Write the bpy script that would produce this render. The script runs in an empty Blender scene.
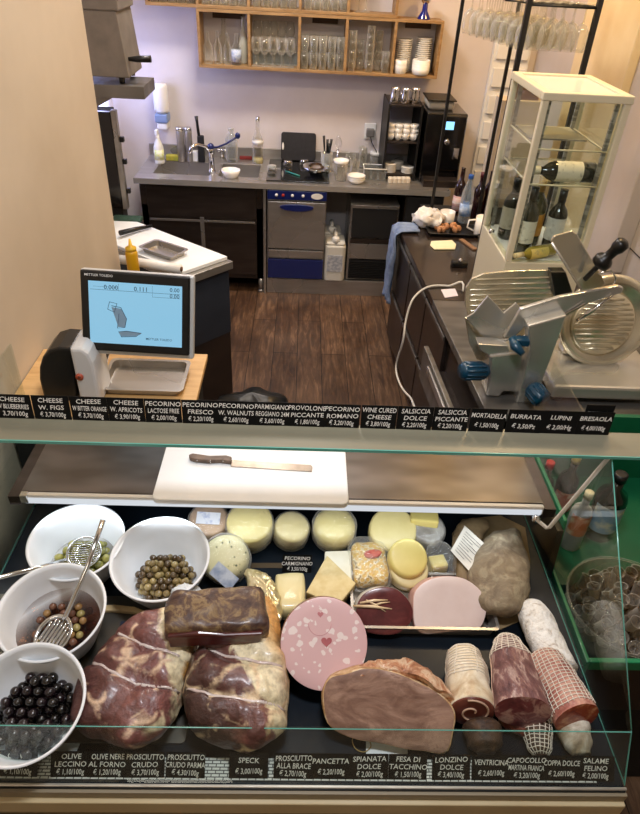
import bpy, math, random
from mathutils import Vector, Matrix, noise, Euler
random.seed(7)
S = bpy.context.scene
COL = S.collection
R = math.radians
PI = math.pi

# ------------------------------------------------------------------ camera
F = 640.0
CAM = Vector((0, 0, 2.38))
M3 = (Matrix.Rotation(R(-2.7), 3, 'Z') @ Matrix.Rotation(R(90 - 36.1), 3, 'X') @ Matrix.Rotation(R(3.3), 3, 'Z'))
cd = bpy.data.cameras.new('camera')
cam = bpy.data.objects.new('camera', cd)
COL.objects.link(cam)
cam.matrix_world = Matrix.Translation(CAM) @ M3.to_4x4()
cd.sensor_fit = 'VERTICAL'
cd.sensor_height = 36
cd.lens = F / 814 * 36
cd.clip_start = 0.05
S.camera = cam


def ray(x, y):
    return M3 @ Vector(((x - 320) / F, (407 - y) / F, -1))


def P(x, y, z):
    d = ray(x, y)
    return CAM + d * ((z - CAM.z) / d.z)


def Q(x, y, Y):
    d = ray(x, y)
    return CAM + d * (Y / d.y)


# ------------------------------------------------------------------ materials
def lin(c):
    if isinstance(c, str):
        c = c.lstrip('#')
        c = [int(c[i:i + 2], 16) / 255 for i in (0, 2, 4)]
        c = [x / 12.92 if x <= 0.04045 else ((x + 0.055) / 1.055) ** 2.4 for x in c]
    return (c[0], c[1], c[2], 1)


def nt(name):
    m = bpy.data.materials.new(name)
    m.use_nodes = True
    t = m.node_tree
    return m, t, t.nodes['Principled BSDF']


def ramp(t, stops, fac):
    r = t.nodes.new('ShaderNodeValToRGB')
    e = r.color_ramp.elements
    e[0].position, e[0].color = stops[0][0], lin(stops[0][1])
    e[1].position, e[1].color = stops[-1][0], lin(stops[-1][1])
    for p, c in stops[1:-1]:
        x = e.new(p)
        x.color = lin(c)
    t.links.new(fac, r.inputs[0])
    return r.outputs[0]


def coords(t, scale=(1, 1, 1), rot=(0, 0, 0)):
    tc = t.nodes.new('ShaderNodeTexCoord')
    mp = t.nodes.new('ShaderNodeMapping')
    mp.inputs['Scale'].default_value = scale
    mp.inputs['Rotation'].default_value = rot
    t.links.new(tc.outputs['Object'], mp.inputs[0])
    return mp.outputs[0]


def noi(t, vec, scale, detail=4, rough=0.55, dist=0):
    n = t.nodes.new('ShaderNodeTexNoise')
    n.inputs['Scale'].default_value = scale
    n.inputs['Detail'].default_value = detail
    n.inputs['Roughness'].default_value = rough
    n.inputs['Distortion'].default_value = dist
    t.links.new(vec, n.inputs['Vector'])
    return n.outputs['Fac']


def vor(t, vec, scale, feature='F1'):
    n = t.nodes.new('ShaderNodeTexVoronoi')
    n.feature = feature
    n.inputs['Scale'].default_value = scale
    t.links.new(vec, n.inputs['Vector'])
    return n.outputs['Distance']


def bumpn(t, b, h, strength=0.3, dist=0.01):
    n = t.nodes.new('ShaderNodeBump')
    n.inputs['Strength'].default_value = strength
    n.inputs['Distance'].default_value = dist
    t.links.new(h, n.inputs['Height'])
    t.links.new(n.outputs[0], b.inputs['Normal'])


def mixc(t, fac, a, b):
    n = t.nodes.new('ShaderNodeMix')
    n.data_type = 'RGBA'
    for s, v in ((0, fac), (6, a), (7, b)):
        if isinstance(v, bpy.types.NodeSocket):
            t.links.new(v, n.inputs[s])
        elif s == 0:
            n.inputs[s].default_value = v
        else:
            n.inputs[s].default_value = lin(v)
    return n.outputs[2]


def mk(name, c, c2=None, sc=20, rough=0.5, metal=0, bump=0, coat=0, stretch=(1, 1, 1), detail=4, lo=0.35, hi=0.65, spec=None, sss=0):
    m, t, b = nt(name)
    b.inputs['Roughness'].default_value = rough
    b.inputs['Metallic'].default_value = metal
    if coat:
        b.inputs['Coat Weight'].default_value = coat
        b.inputs['Coat Roughness'].default_value = 0.12
    if spec is not None:
        b.inputs['Specular IOR Level'].default_value = spec
    if c2 or bump:
        n = noi(t, coords(t, stretch), sc, detail)
        if c2:
            t.links.new(ramp(t, [(lo, c), (hi, c2)], n), b.inputs['Base Color'])
        else:
            b.inputs['Base Color'].default_value = lin(c)
        if bump:
            bumpn(t, b, n, bump, 0.004)
    else:
        b.inputs['Base Color'].default_value = lin(c)
    return m


def multi(name, stops, sc=20, rough=0.5, bump=0.3, coat=0, stretch=(1, 1, 1), detail=6, dist=0.6, bdist=0.004):
    m, t, b = nt(name)
    v = coords(t, stretch)
    n = noi(t, v, sc, detail, 0.6, dist)
    t.links.new(ramp(t, stops, n), b.inputs['Base Color'])
    b.inputs['Roughness'].default_value = rough
    if coat:
        b.inputs['Coat Weight'].default_value = coat
        b.inputs['Coat Roughness'].default_value = 0.15
    if bump:
        bumpn(t, b, noi(t, v, sc * 2.2, 5), bump, bdist)
    return m


def glassm(name, tint='#ffffff', edge=0.35, rough=0.02, ior=1.45, haze=0.0, bump=0):
    m = bpy.data.materials.new(name)
    m.use_nodes = True
    t = m.node_tree
    t.nodes.remove(t.nodes['Principled BSDF'])
    out = t.nodes['Material Output']
    tr = t.nodes.new('ShaderNodeBsdfTransparent')
    tr.inputs[0].default_value = lin(tint)
    gl = t.nodes.new('ShaderNodeBsdfGlossy')
    gl.inputs['Roughness'].default_value = rough
    gl.inputs['Color'].default_value = (1, 1, 1, 1)
    fr = t.nodes.new('ShaderNodeFresnel')
    if bump:
        bn = t.nodes.new('ShaderNodeBump')
        bn.inputs['Strength'].default_value = bump
        bn.inputs['Distance'].default_value = .006
        t.links.new(noi(t, coords(t), 55, 3, .6, 1.5), bn.inputs['Height'])
        t.links.new(bn.outputs[0], gl.inputs['Normal'])
        t.links.new(bn.outputs[0], fr.inputs['Normal'])
    ge = t.nodes.new('ShaderNodeNewGeometry')
    sw_ = t.nodes.new('ShaderNodeMapRange')      # same reflectance from either side of the thin sheet
    sw_.inputs[3].default_value = ior
    sw_.inputs[4].default_value = 1 / ior
    t.links.new(ge.outputs['Backfacing'], sw_.inputs[0])
    t.links.new(sw_.outputs[0], fr.inputs[0])
    mx = t.nodes.new('ShaderNodeMixShader')
    t.links.new(fr.outputs[0], mx.inputs[0])
    t.links.new(tr.outputs[0], mx.inputs[1])
    t.links.new(gl.outputs[0], mx.inputs[2])
    last = mx.outputs[0]
    if edge:
        lw = t.nodes.new('ShaderNodeLayerWeight')
        lw.inputs[0].default_value = edge
        df = t.nodes.new('ShaderNodeBsdfDiffuse')
        df.inputs[0].default_value = lin('#ece8e0')
        m2 = t.nodes.new('ShaderNodeMixShader')
        mu = t.nodes.new('ShaderNodeMath')
        mu.operation = 'MULTIPLY_ADD'
        mu.inputs[1].default_value = 0.55
        mu.inputs[2].default_value = haze
        t.links.new(lw.outputs['Facing'], mu.inputs[0])
        t.links.new(mu.outputs[0], m2.inputs[0])
        t.links.new(last, m2.inputs[1])
        t.links.new(df.outputs[0], m2.inputs[2])
        last = m2.outputs[0]
    t.links.new(last, out.inputs[0])
    return m


def emit(name, c, s):
    m, t, b = nt(name)
    b.inputs['Base Color'].default_value = (0, 0, 0, 1)
    b.inputs['Emission Color'].default_value = lin(c)
    b.inputs['Emission Strength'].default_value = s
    return m


def steel(name, c='#aeaaa5', c2='#a5a19b', rough=0.27, stretch=(1, 30, 30), sc=8, bump=0.0, metal=.72):
    m, t, b = nt(name)
    v = coords(t, [min(q_, 6) for q_ in stretch])
    n = noi(t, v, sc * .6, 1)
    t.links.new(ramp(t, [(0.3, c2), (0.7, c)], n), b.inputs['Base Color'])
    b.inputs['Metallic'].default_value = metal
    mr = t.nodes.new('ShaderNodeMapRange')
    mr.inputs[3].default_value = rough * 0.8
    mr.inputs[4].default_value = rough * 1.3
    t.links.new(noi(t, coords(t), 3, 1), mr.inputs[0])
    t.links.new(mr.outputs[0], b.inputs['Roughness'])
    if bump:
        bumpn(t, b, n, bump, 0.002)
    return m


MAT = {}
MAT['steel'] = steel('brushed_steel')
MAT['steel_dark'] = steel('dark_brushed_steel', '#4b423d', '#413934', 0.3, metal=.65)
MAT['steel_worn'] = steel('worn_steel', '#85817a', '#6b6761', 0.36, (2, 6, 1), 5, 0, .65)
MAT['chrome'] = mk('chrome', '#d8d8d8', rough=0.12, metal=1)
MAT['alu'] = steel('cast_aluminium', '#d6d2c6', '#b9b4a8', 0.3, (3, 3, 3), 8, 0.05)
MAT['black'] = mk('black_plastic', '#0b0b0c', rough=0.35)
MAT['blackmat'] = mk('matt_black', '#121213', rough=0.7)
MAT['white'] = mk('white_plastic', '#e9e9e6', rough=0.35)
MAT['china'] = mk('white_china', '#ece9e2', rough=0.2, coat=0.3)
MAT['board'] = mk('white_polyethylene', '#eef1f2', '#e2e7ea', sc=5, rough=0.45)
MAT['glass'] = glassm('clear_drinking_glass', '#f6f6f2', 0.32, haze=0.0)
MAT['pane'] = glassm('pane_glass', '#f8fcfa', 0, 0.0, 1.42)
MAT['teal'] = mk('glass_edge_teal', '#5fa79a', rough=0.15, spec=0.8)
MAT['bluenavy'] = mk('navy_blue_enamel', '#10205f', rough=0.3, coat=0.4)
MAT['cream_paint'] = mk('cream_painted_metal', '#d9cfb2', rough=0.35, coat=0.2)
MAT['blackmetal'] = mk('black_metal', '#0e0d0d', rough=0.45)


# ------------------------------------------------------------------ mesh builder
class B:
    def __init__(s):
        s.v = []
        s.f = []
        s.mi = []
        s.sm = []

    def add(s, vs, fs, mi=0, sm=False, T=None):
        o = len(s.v)
        for p in vs:
            p = Vector(p)
            s.v.append(T @ p if T else p)
        for f in fs:
            s.f.append([i + o for i in f])
            s.mi.append(mi)
            s.sm.append(sm)
        return s

    def box(s, x0, x1, y0, y1, z0, z1, mi=0, T=None):
        vs = [(x, y, z) for z in (z0, z1) for x, y in ((x0, y0), (x1, y0), (x1, y1), (x0, y1))]
        return s.add(vs, [(3, 2, 1, 0), (4, 5, 6, 7), (0, 1, 5, 4), (1, 2, 6, 5), (2, 3, 7, 6), (3, 0, 4, 7)], mi, False, T)

    def cbox(s, c, d, mi=0, rz=0, rot=None):
        T = Matrix.Translation(c) @ (rot.to_4x4() if rot else Matrix.Rotation(rz, 4, 'Z'))
        return s.box(-d[0] / 2, d[0] / 2, -d[1] / 2, d[1] / 2, -d[2] / 2, d[2] / 2, mi, T)

    def prism(s, pts, vec, mi=0, sm=False):
        n = len(pts)
        vec = Vector(vec)
        pts = [Vector(p) for p in pts]
        nn = Vector((0, 0, 0))
        for i in range(n):
            nn += pts[i].cross(pts[(i + 1) % n])
        if nn.dot(vec) > 0:
            pts = pts[::-1]
        vs = pts + [p + vec for p in pts]
        s.add(vs, [list(range(n)), list(range(2 * n - 1, n - 1, -1))], mi)
        o = len(s.v) - 2 * n
        for i in range(n):
            j = (i + 1) % n
            s.f.append([o + i, o + n + i, o + n + j, o + j])
            s.mi.append(mi)
            s.sm.append(sm)
        return s

    def lathe(s, prof, c=(0, 0, 0), n=20, mi=0, T=None, sm=True):
        vs, fs = [], []
        c = Vector(c)
        for r, z in prof:
            for k in range(n):
                a = 2 * PI * k / n
                vs.append((r * math.cos(a), r * math.sin(a), z))
        for i in range(len(prof) - 1):
            for k in range(n):
                k2 = (k + 1) % n
                fs.append([i * n + k, i * n + k2, (i + 1) * n + k2, (i + 1) * n + k])
        if prof[0][0] > 1e-5:
            fs.append(list(range(n))[::-1])
        if prof[-1][0] > 1e-5:
            fs.append([(len(prof) - 1) * n + k for k in range(n)])
        TT = Matrix.Translation(c) @ (T if T else Matrix.Identity(4))
        return s.add(vs, fs, mi, sm, TT)

    def shell(s, prof, c=(0, 0, 0), n=24, mi=0, T=None):   # open profile, no caps
        vs, fs = [], []
        for r, z in prof:
            for k in range(n):
                a = 2 * PI * k / n
                vs.append((r * math.cos(a), r * math.sin(a), z))
        for i in range(len(prof) - 1):
            for k in range(n):
                k2 = (k + 1) % n
                fs.append([i * n + k, i * n + k2, (i + 1) * n + k2, (i + 1) * n + k])
        TT = Matrix.Translation(c) @ (T if T else Matrix.Identity(4))
        return s.add(vs, fs, mi, True, TT)

    def arc(s, r, z0, z1, a0, a1, n=16, mi=0):      # curved label patch
        vs = []
        for k in range(n + 1):
            a = R(a0 + (a1 - a0) * k / n)
            vs += [(r * math.cos(a), r * math.sin(a), z0), (r * math.cos(a), r * math.sin(a), z1)]
        return s.add(vs, [[2 * k, 2 * k + 2, 2 * k + 3, 2 * k + 1] for k in range(n)], mi, True)

    def tube(s, pts, r, n=8, mi=0, closed=False, sm=True):
        pts = [Vector(p) for p in pts]
        m = len(pts)
        rs = r if isinstance(r, (list, tuple)) else [r] * m
        vs, fs = [], []
        up = None
        for i in range(m):
            if closed:
                d = pts[(i + 1) % m] - pts[i - 1]
            else:
                d = pts[min(i + 1, m - 1)] - pts[max(i - 1, 0)]
            d.normalize()
            if up is None:
                up = Vector((0, 0, 1)) if abs(d.z) < 0.9 else Vector((1, 0, 0))
            a = d.cross(up)
            if a.length < 1e-6:
                a = d.orthogonal()
            a.normalize()
            b = a.cross(d).normalized()
            up = b
            for k in range(n):
                t = 2 * PI * k / n
                vs.append(pts[i] + a * (rs[i] * math.cos(t)) + b * (rs[i] * math.sin(t)))
        for i in range(m if closed else m - 1):
            j = (i + 1) % m
            for k in range(n):
                k2 = (k + 1) % n
                fs.append([i * n + k, i * n + k2, j * n + k2, j * n + k])
        s.add(vs, fs, mi, sm)
        if not closed:
            o = len(s.v) - m * n
            s.f.append([o + k for k in range(n)][::-1])
            s.f.append([o + (m - 1) * n + k for k in range(n)])
            s.mi += [mi, mi]
            s.sm += [False, False]
        return s

    def ball(s, c, r, sc=(1, 1, 1), n=12, mi=0, T=None, amp=0, fr=10, seed=0):
        vs, fs = [], []
        h = n // 2 + 1
        for i in range(h + 1):
            ph = PI * i / h
            for k in range(n):
                a = 2 * PI * k / n
                p = Vector((math.sin(ph) * math.cos(a), math.sin(ph) * math.sin(a), math.cos(ph)))
                q = Vector((p.x * r * sc[0], p.y * r * sc[1], p.z * r * sc[2]))
                if amp:
                    q *= 1 + amp * noise.noise(q * fr + Vector((seed, 0, 0)))
                vs.append(q)
        for i in range(h):
            for k in range(n):
                k2 = (k + 1) % n
                fs.append([i * n + k, (i + 1) * n + k, (i + 1) * n + k2, i * n + k2])
        TT = Matrix.Translation(Vector(c)) @ (T if T else Matrix.Identity(4))
        return s.add(vs, fs, mi, True, TT)

    def done(s, name, mat, parent=None, bevel=0, loc=None, seg=2, sub=0, flip=False):
        org = Vector((0, 0, 0))
        if loc is not None:
            org = Vector(loc)
        elif parent is not None:
            p = parent
            while p:
                org += Vector(p.location)
                p = p.parent
        me = bpy.data.meshes.new(name)
        me.from_pydata([v - org for v in s.v], [], s.f)
        me.validate()
        mats = mat if isinstance(mat, (list, tuple)) else [mat]
        for m in mats:
            me.materials.append(MAT[m] if isinstance(m, str) else m)
        if len(me.polygons) == len(s.f):
            me.polygons.foreach_set('material_index', s.mi)
            me.polygons.foreach_set('use_smooth', s.sm)
        me.update()
        o = bpy.data.objects.new(name, me)
        COL.objects.link(o)
        if parent is not None:
            o.parent = parent
        elif loc is not None:
            o.location = org
        if bevel:
            md = o.modifiers.new('bevel', 'BEVEL')
            md.width = bevel
            md.segments = seg
            md.limit_method = 'ANGLE'
            md.angle_limit = R(40)
        if sub:
            md = o.modifiers.new('subdivision', 'SUBSURF')
            md.levels = md.render_levels = sub
        return o


def tag(o, label, cat=None, group=None, kind=None):
    if label:
        o['label'] = label
    if cat:
        o['category'] = cat
    if group:
        o['group'] = group
    if kind:
        o['kind'] = kind
    return o


def thing(name, label, cat, loc=(0, 0, 0), group=None):
    o = bpy.data.objects.new(name, None)
    o.empty_display_size = 0.02
    COL.objects.link(o)
    o.location = loc
    return tag(o, label, cat, group)


def struct(o):
    o['kind'] = 'structure'
    return o


def dup(root, loc, rz=None, label=None, group=None, rot=None):
    def reg(o):
        KIDS[o.name] = [x for x in COL.objects if x.parent == o]
        for k in KIDS[o.name]:
            reg(k)
    if root.name not in KIDS:
        reg(root)

    def cp(o, par):
        c = o.copy()
        COL.objects.link(c)
        c.parent = par
        for ch in KIDS[o.name]:
            cp(ch, c)
        return c
    r = cp(root, None)
    r.location = loc
    if rot is not None:
        r.rotation_euler = rot
    elif rz is not None:
        r.rotation_euler = (0, 0, rz)
    if label:
        r['label'] = label
    if group:
        r['group'] = group
    return r


KIDS = {}


def textmesh(name, body, size, mat, parent, T, align='CENTER', spacing=1.0, shear=0.0, ext=0.0002, line=0.95):
    cu = bpy.data.curves.new(name, 'FONT')
    cu.body = body
    cu.size = size
    cu.align_x = align
    cu.align_y = 'CENTER'
    cu.space_line = line
    cu.space_character = spacing
    cu.shear = shear
    cu.extrude = ext
    cu.offset = size * 0.004
    cu.resolution_u = 2
    to = bpy.data.objects.new(name + '_curve', cu)
    COL.objects.link(to)
    dg = bpy.context.evaluated_depsgraph_get()
    me = bpy.data.meshes.new_from_object(to.evaluated_get(dg))
    bpy.data.objects.remove(to)
    bpy.data.curves.remove(cu)
    me.name = name
    me.transform(T)
    me.materials.clear()
    me.materials.append(MAT[mat] if isinstance(mat, str) else mat)
    o = bpy.data.objects.new(name, me)
    COL.objects.link(o)
    if parent:
        o.parent = parent
    return o


def smoothloop(pts, n=64):
    pts = [Vector(p) for p in pts]
    m = len(pts)
    out = []
    for i in range(m):
        p0, p1, p2, p3 = pts[i - 1], pts[i], pts[(i + 1) % m], pts[(i + 2) % m]
        k = max(2, n // m)
        for j in range(k):
            t = j / k
            out.append(0.5 * ((2 * p1) + (p2 - p0) * t + (2 * p0 - 5 * p1 + 4 * p2 - p3) * t * t + (3 * p1 - p0 - 3 * p2 + p3) * t ** 3))
    return out


def blob(b, outline, z0, h, pw=2.4, rings=18, amp=0.0, fr=12, mi=0, seed=0, n=64, smooth=True, top=None, floor=None):
    """closed rounded body whose plan outline is given (list of xy), standing on z0, h high"""
    pts = smoothloop([(p[0], p[1], 0) for p in outline], n) if smooth else [Vector((p[0], p[1], 0)) for p in outline]
    m = len(pts)
    c = sum(pts, Vector()) / m
    vs, fs = [], []
    for i in range(rings + 1):
        a = -PI / 2 + PI * i / rings
        sc = max(0.0, math.cos(a)) ** (2 / pw)
        zz = h / 2 + h / 2 * math.copysign(abs(math.sin(a)) ** (2 / pw), a)
        for p in pts:
            q = c + (p - c) * sc
            z = zz
            if top:
                z *= top(q.x, q.y)
            v = Vector((q.x, q.y, z0 + z))
            if amp:
                d = noise.noise_vector(v * fr + Vector((seed, seed * 2, 0))) * amp + noise.noise_vector(v * fr * 2.7 + Vector((seed, 5, 0))) * amp * 0.4
                v += d
            if v.z < (floor if floor is not None else z0):
                v.z = floor if floor is not None else z0
            vs.append(v)
    for i in range(rings):
        for k in range(m):
            k2 = (k + 1) % m
            fs.append([i * m + k, i * m + k2, (i + 1) * m + k2, (i + 1) * m + k])
    area = sum(pts[i].x * pts[(i + 1) % m].y - pts[(i + 1) % m].x * pts[i].y for i in range(m))
    if area < 0:
        fs = [f[::-1] for f in fs]
    return b.add(vs, fs, mi, True)


def rbox(b, c, d, r=0.01, mi=0, rz=0, h=None):
    """box with rounded vertical corners"""
    x, y = d[0] / 2, d[1] / 2
    pts = []
    for sx, sy, a0 in ((1, 1, 0), (-1, 1, 90), (-1, -1, 180), (1, -1, 270)):
        for k in range(5):
            a = R(a0 + 90 * k / 4)
            pts.append(Vector((sx * (x - r) + r * math.cos(a), sy * (y - r) + r * math.sin(a), 0)))
    T = Matrix.Translation(c) @ Matrix.Rotation(rz, 4, 'Z')
    pts = [T @ (p - Vector((0, 0, d[2] / 2))) for p in pts]
    return b.prism(pts, T.to_3x3() @ Vector((0, 0, d[2])), mi)


def frame_T(origin, ydir, zup=Vector((0, 0, 1))):
    """matrix with local Z -> ydir (axis), used for lathes along a direction"""
    z = Vector(ydir).normalized()
    x = Vector(zup).cross(z)
    if x.length < 1e-4:
        x = Vector((1, 0, 0))
    x.normalize()
    y = z.cross(x)
    T = Matrix.Identity(4)
    for i in range(3):
        T[i][0], T[i][1], T[i][2], T[i][3] = x[i], y[i], z[i], origin[i]
    return T
# ================================================================== ROOM
XL, XR, YB, ZC = -1.50, 1.74, 5.46, 3.3
XP = -0.95          # partition wall face

# floor: planks along Y
m, t, b = nt('wood_floor')
v = coords(t, (1, 1, 1), (0, 0, R(90)))
br = t.nodes.new('ShaderNodeTexBrick')
br.offset = 0.37
br.inputs['Scale'].default_value = 1
br.inputs['Brick Width'].default_value = 1.3
br.inputs['Row Height'].default_value = 0.17
br.inputs['Mortar Size'].default_value = 0.0025
br.inputs['Mortar'].default_value = lin('#1c120c')
br.inputs['Color1'].default_value = lin('#86705c')
br.inputs['Color2'].default_value = lin('#6b5644')
t.links.new(v, br.inputs['Vector'])
g1 = noi(t, coords(t, (9, 1.0, 1)), 3.2, 7, 0.65, 1.2)
g2 = noi(t, coords(t, (2.2, 1.2, 1)), 1.9, 4, 0.6)
c1 = ramp(t, [(0.3, '#4a3a2e'), (0.5, '#94806c'), (0.72, '#e8dac6')], g1)
mm = t.nodes.new('ShaderNodeMix'); mm.data_type = 'RGBA'; mm.blend_type = 'OVERLAY'
mm.inputs[0].default_value = 0.75
t.links.new(br.outputs['Color'], mm.inputs[6]); t.links.new(c1, mm.inputs[7])
m3 = t.nodes.new('ShaderNodeMix'); m3.data_type = 'RGBA'; m3.blend_type = 'MULTIPLY'
m3.inputs[0].default_value = 0.8
t.links.new(mm.outputs[2], m3.inputs[6]); t.links.new(ramp(t, [(0.3, '#7d6455'), (0.65, '#ffffff')], g2), m3.inputs[7])
t.links.new(m3.outputs[2], b.inputs['Base Color'])
b.inputs['Roughness'].default_value = 0.42
bumpn(t, b, g1, 0.15, 0.003)
MAT['floor'] = m
MAT['wall_back'] = mk('painted_back_wall', '#cfc6c3', '#d7cfcb', sc=3, rough=0.75, bump=0.03)
MAT['wall_cream'] = mk('painted_cream_wall', '#cabba5', '#beae97', sc=1.6, rough=0.7, bump=0.02)
MAT['wall_right'] = mk('painted_right_wall', '#cdc3ba', '#c3b8ae', sc=2, rough=0.6)
MAT['trimcream'] = mk('cream_trim', '#e3cfa6', '#d8c090', sc=3, rough=0.5)
MAT['ceil'] = mk('painted_ceiling', '#e6dfd4', rough=0.8)

struct(B().box(-2.6, 3.2, -1.6, YB + .1, -0.08, 0).done('floor', 'floor'))
struct(B().box(-2.6, 3.2, -1.6, YB + .1, ZC, ZC + .08).done('ceiling', 'ceil'))
struct(B().box(XL - .1, XR + .1, YB, YB + .1, 0, ZC).done('wall_back', 'wall_back'))
struct(B().box(XP - .12, XP, -1.6, 3.2, 0, ZC).done('wall_left', 'wall_cream', bevel=.008))
struct(B().box(XL - .1, XL, 3.08, YB, 0, ZC).box(XL, XP - .12, 3.08, 3.2, 0, ZC).done('wall_left_alcove', 'wall_back'))
wr = B().box(XR, XR + .1, 2.0, YB, 0, ZC)
wr.box(XR, 3.2, 1.96, 2.0, 0, ZC)
struct(wr.done('wall_right', 'wall_right'))
struct(B().box(3.1, 3.2, -1.6, 2.0, 0, ZC).done('wall_front_right', 'wall_cream'))
struct(B().box(-2.6, 3.2, -1.7, -1.6, 0, ZC).done('wall_front', 'wall_cream'))
# cream pier and slim frame of the opening in the right wall
struct(B().box(XR - .05, XR, 3.75, 4.55, 0, ZC).done('trim_1', 'trimcream', bevel=.006))
struct(B().box(XR - .09, XR, 3.2, 3.3, 1.0, ZC).done('trim_2', 'wall_right', bevel=.006))
tl = B()
for zz in (1.14, 1.46):
    tl.box(XR - .004, XR, 2.0, 3.2, zz, zz + .004)
struct(tl.done('trim_3', 'steel_dark'))

# ================================================================== FAR KITCHEN
YF = 4.82            # front of far worktop
CT = 0.90
# worktop ----------------------------------------------------
wt = thing('kitchen_worktop', 'long stainless steel worktop with twin sinks along the back wall', 'worktop', (-.2, 5.1, CT - .04))
bw = B()
SX = [(-1.27, -.83), (-.78, -.46)]   # sink holes
y0, y1 = 4.95, 5.3
bw.box(-1.38, .98, YF, y0, CT - .04, CT)
bw.box(-1.38, .98, y1, YB, CT - .04, CT)
for a, c_ in ((-1.38, SX[0][0]), (SX[0][1], SX[1][0]), (SX[1][1], .98)):
    bw.box(a, c_, y0, y1, CT - .04, CT)
bw.box(-1.38, .98, YB - .02, YB - .003, CT, CT + .09)
bw.done('worktop_slab', 'steel', wt, bevel=.003)
B().box(-1.38, .98, YF - .004, YF - .0005, CT - .04, CT + .001).done('front_edge', steel('edge_sheen_steel', '#d8d4cc', '#c8c4bc', .22, (1, 4, 30), 6, 0, .6), wt)  # paler steel strip, the edge's bright reflection put into its colour
for a, c_ in SX:
    s_ = B()
    s_.box(a, a + .008, y0, y1, CT - .12, CT - .002).box(c_ - .008, c_, y0, y1, CT - .12, CT - .002)
    s_.box(a + .008, c_ - .008, y0, y0 + .008, CT - .12, CT - .002).box(a + .008, c_ - .008, y1 - .008, y1, CT - .12, CT - .002)
    s_.box(a, c_, y0, y1, CT - .13, CT - .12)
    o = s_.done('sink_basin', 'steel', wt)
    B().lathe([(.03, 0), (.03, .006), (.02, .008)], ((a + c_) / 2, 5.15, CT - .12), 16).done('drain', 'chrome', o)
# sink cabinet
sc_ = thing('sink_cabinet', 'dark brown metal sink cabinet with two sliding doors under the twin sinks', 'cabinet', (-.87, 5.1, 0))
B().box(-1.35, -.43, YF + .03, YB - .02, .12, .70).box(-1.35, -1.3, YF + .03, YB - .02, .12, .858).box(-.48, -.43, YF + .03, YB - .02, .12, .858).done('cabinet_body', 'steel_dark', sc_, bevel=.003)
B().box(-1.3, -.48, YF + .02, YF + .032, .62, .857).done('apron_panel', 'steel_dark', sc_, bevel=.002)
for a, c_ in ((-1.3, -.9), (-.89, -.48)):
    d = B().box(a, c_, YF + .012, YF + .028, .16, .585).done('door', 'steel_dark', sc_, bevel=.003)
    B().box(a + .01, c_ - .01, YF + .005, YF + .014, .585, .6).done('door_pull', 'steel', d)
B().box(-.91, -.88, YF + .008, YF + .016, .16, .62).done('door_divider', 'steel', sc_)
for x in (-1.33, -.45):
    B().lathe([(.02, .02), (.02, .12)], (x, YF + .05, 0), 12).lathe([(.028, 0), (.02, .02)], (x, YF + .05, 0), 12).done('leg', 'steel', sc_)
# post
tag(B().box(-.425, -.405, YF + .01, YF + .05, .0, .857).done('support_post', 'steel', loc=(-.415, 4.85, 0)), 'slim steel support post between sink cabinet and blue dishwasher', 'post')
# plinth
tag(B().box(-.40, .94, YF + .03, YB - .1, 0, .13).done('plinth', 'steel', loc=(.2, 5.1, 0), bevel=.003), 'low steel plinth under dishwasher, canisters and ice maker', 'plinth')
# dishwasher
dw = thing('dishwasher', 'stainless undercounter dishwasher with navy blue control strip and base panel', 'dishwasher', (-.17, 5.1, .13))
DX0, DX1 = -.395, .055
B().box(DX0, DX1, YF + .03, YB - .06, .14, .855).done('body', 'steel', dw)
d = B().box(DX0 + .005, DX1 - .005, YF + .0, YF + .03, .40, .77).box(DX0 + .01, DX1 - .01, YF + .004, YF + .03, .32, .385).done('door', 'steel', dw, bevel=.004)
hb = B(); hb.prism([((DX0 + DX1) / 2 + .13 * math.cos(a), YF + .001, .735 + .034 * math.sin(a) * (1 if math.sin(a) < 0 else .55)) for a in [2 * PI * k / 24 for k in range(24)]], (0, -.012, 0))
hb.done('door_handle', 'bluenavy', d, bevel=.003)
cp_ = B().box(DX0 + .002, DX1 - .002, YF - .002, YF + .03, .785, .853).done('control_panel', 'bluenavy', dw, bevel=.003)
for i, x in enumerate((DX0 + .07, DX0 + .12, DX0 + .19, DX0 + .27)):
    B().lathe([(.011, 0), (.011, .008), (.007, .012)], T=frame_T((x, YF - .002, .82), (0, -1, 0))).done('button', 'white' if i != 1 else mk('red_lamp', '#b03428', rough=.3), cp_)
B().prism([(DX1 - .075 + .045 * math.cos(a), YF - .002, .82 + .022 * math.sin(a)) for a in [2 * PI * k / 20 for k in range(20)]], (0, -.004, 0)).done('oval_badge', 'china', cp_)
B().box(DX0 + .004, DX1 - .004, YF + .005, YF + .03, .145, .305).done('base_panel', 'bluenavy', dw, bevel=.003)
# canisters
MAT['jug'] = mk('milky_plastic', '#d8d6cd', rough=.4)
def canister(loc, label):
    r = thing('canister', label, 'canister')
    b_ = B(); rbox(b_, (0, 0, .12), (.125, .17, .24), .03)
    b_.prism([Vector((.0625 * sx, .085 * sy, .24)) for sx, sy in ((-.9, -.9), (.9, -.9), (.9, .9), (-.9, .9))], (0, 0, .02))
    b_.done('body', 'jug', r, bevel=.01, loc=None)
    B().tube([(0, .06, .25), (0, .05, .295), (0, -.02, .30), (0, -.04, .25)], .012, 8).done('handle', 'jug', r)
    B().lathe([(.022, .25), (.022, .285), (.018, .29)], (0, -.055, 0), 14).done('cap', 'white', r)
    B().box(-.045, .045, -.088, -.0855, .07, .18).done('paper_label', mk('canister_paper', '#c9cbd0', '#8f98a8', sc=60, rough=.6), r)
    r.location = loc
    r.scale = (1.35, 1.2, 1.25)
    return r
canister((.145, 4.93, .13), 'milky white plastic canister with printed label, front one beside dishwasher')
canister((.12, 5.15, .13), 'milky white plastic canister behind the labelled one beside dishwasher')

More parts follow.
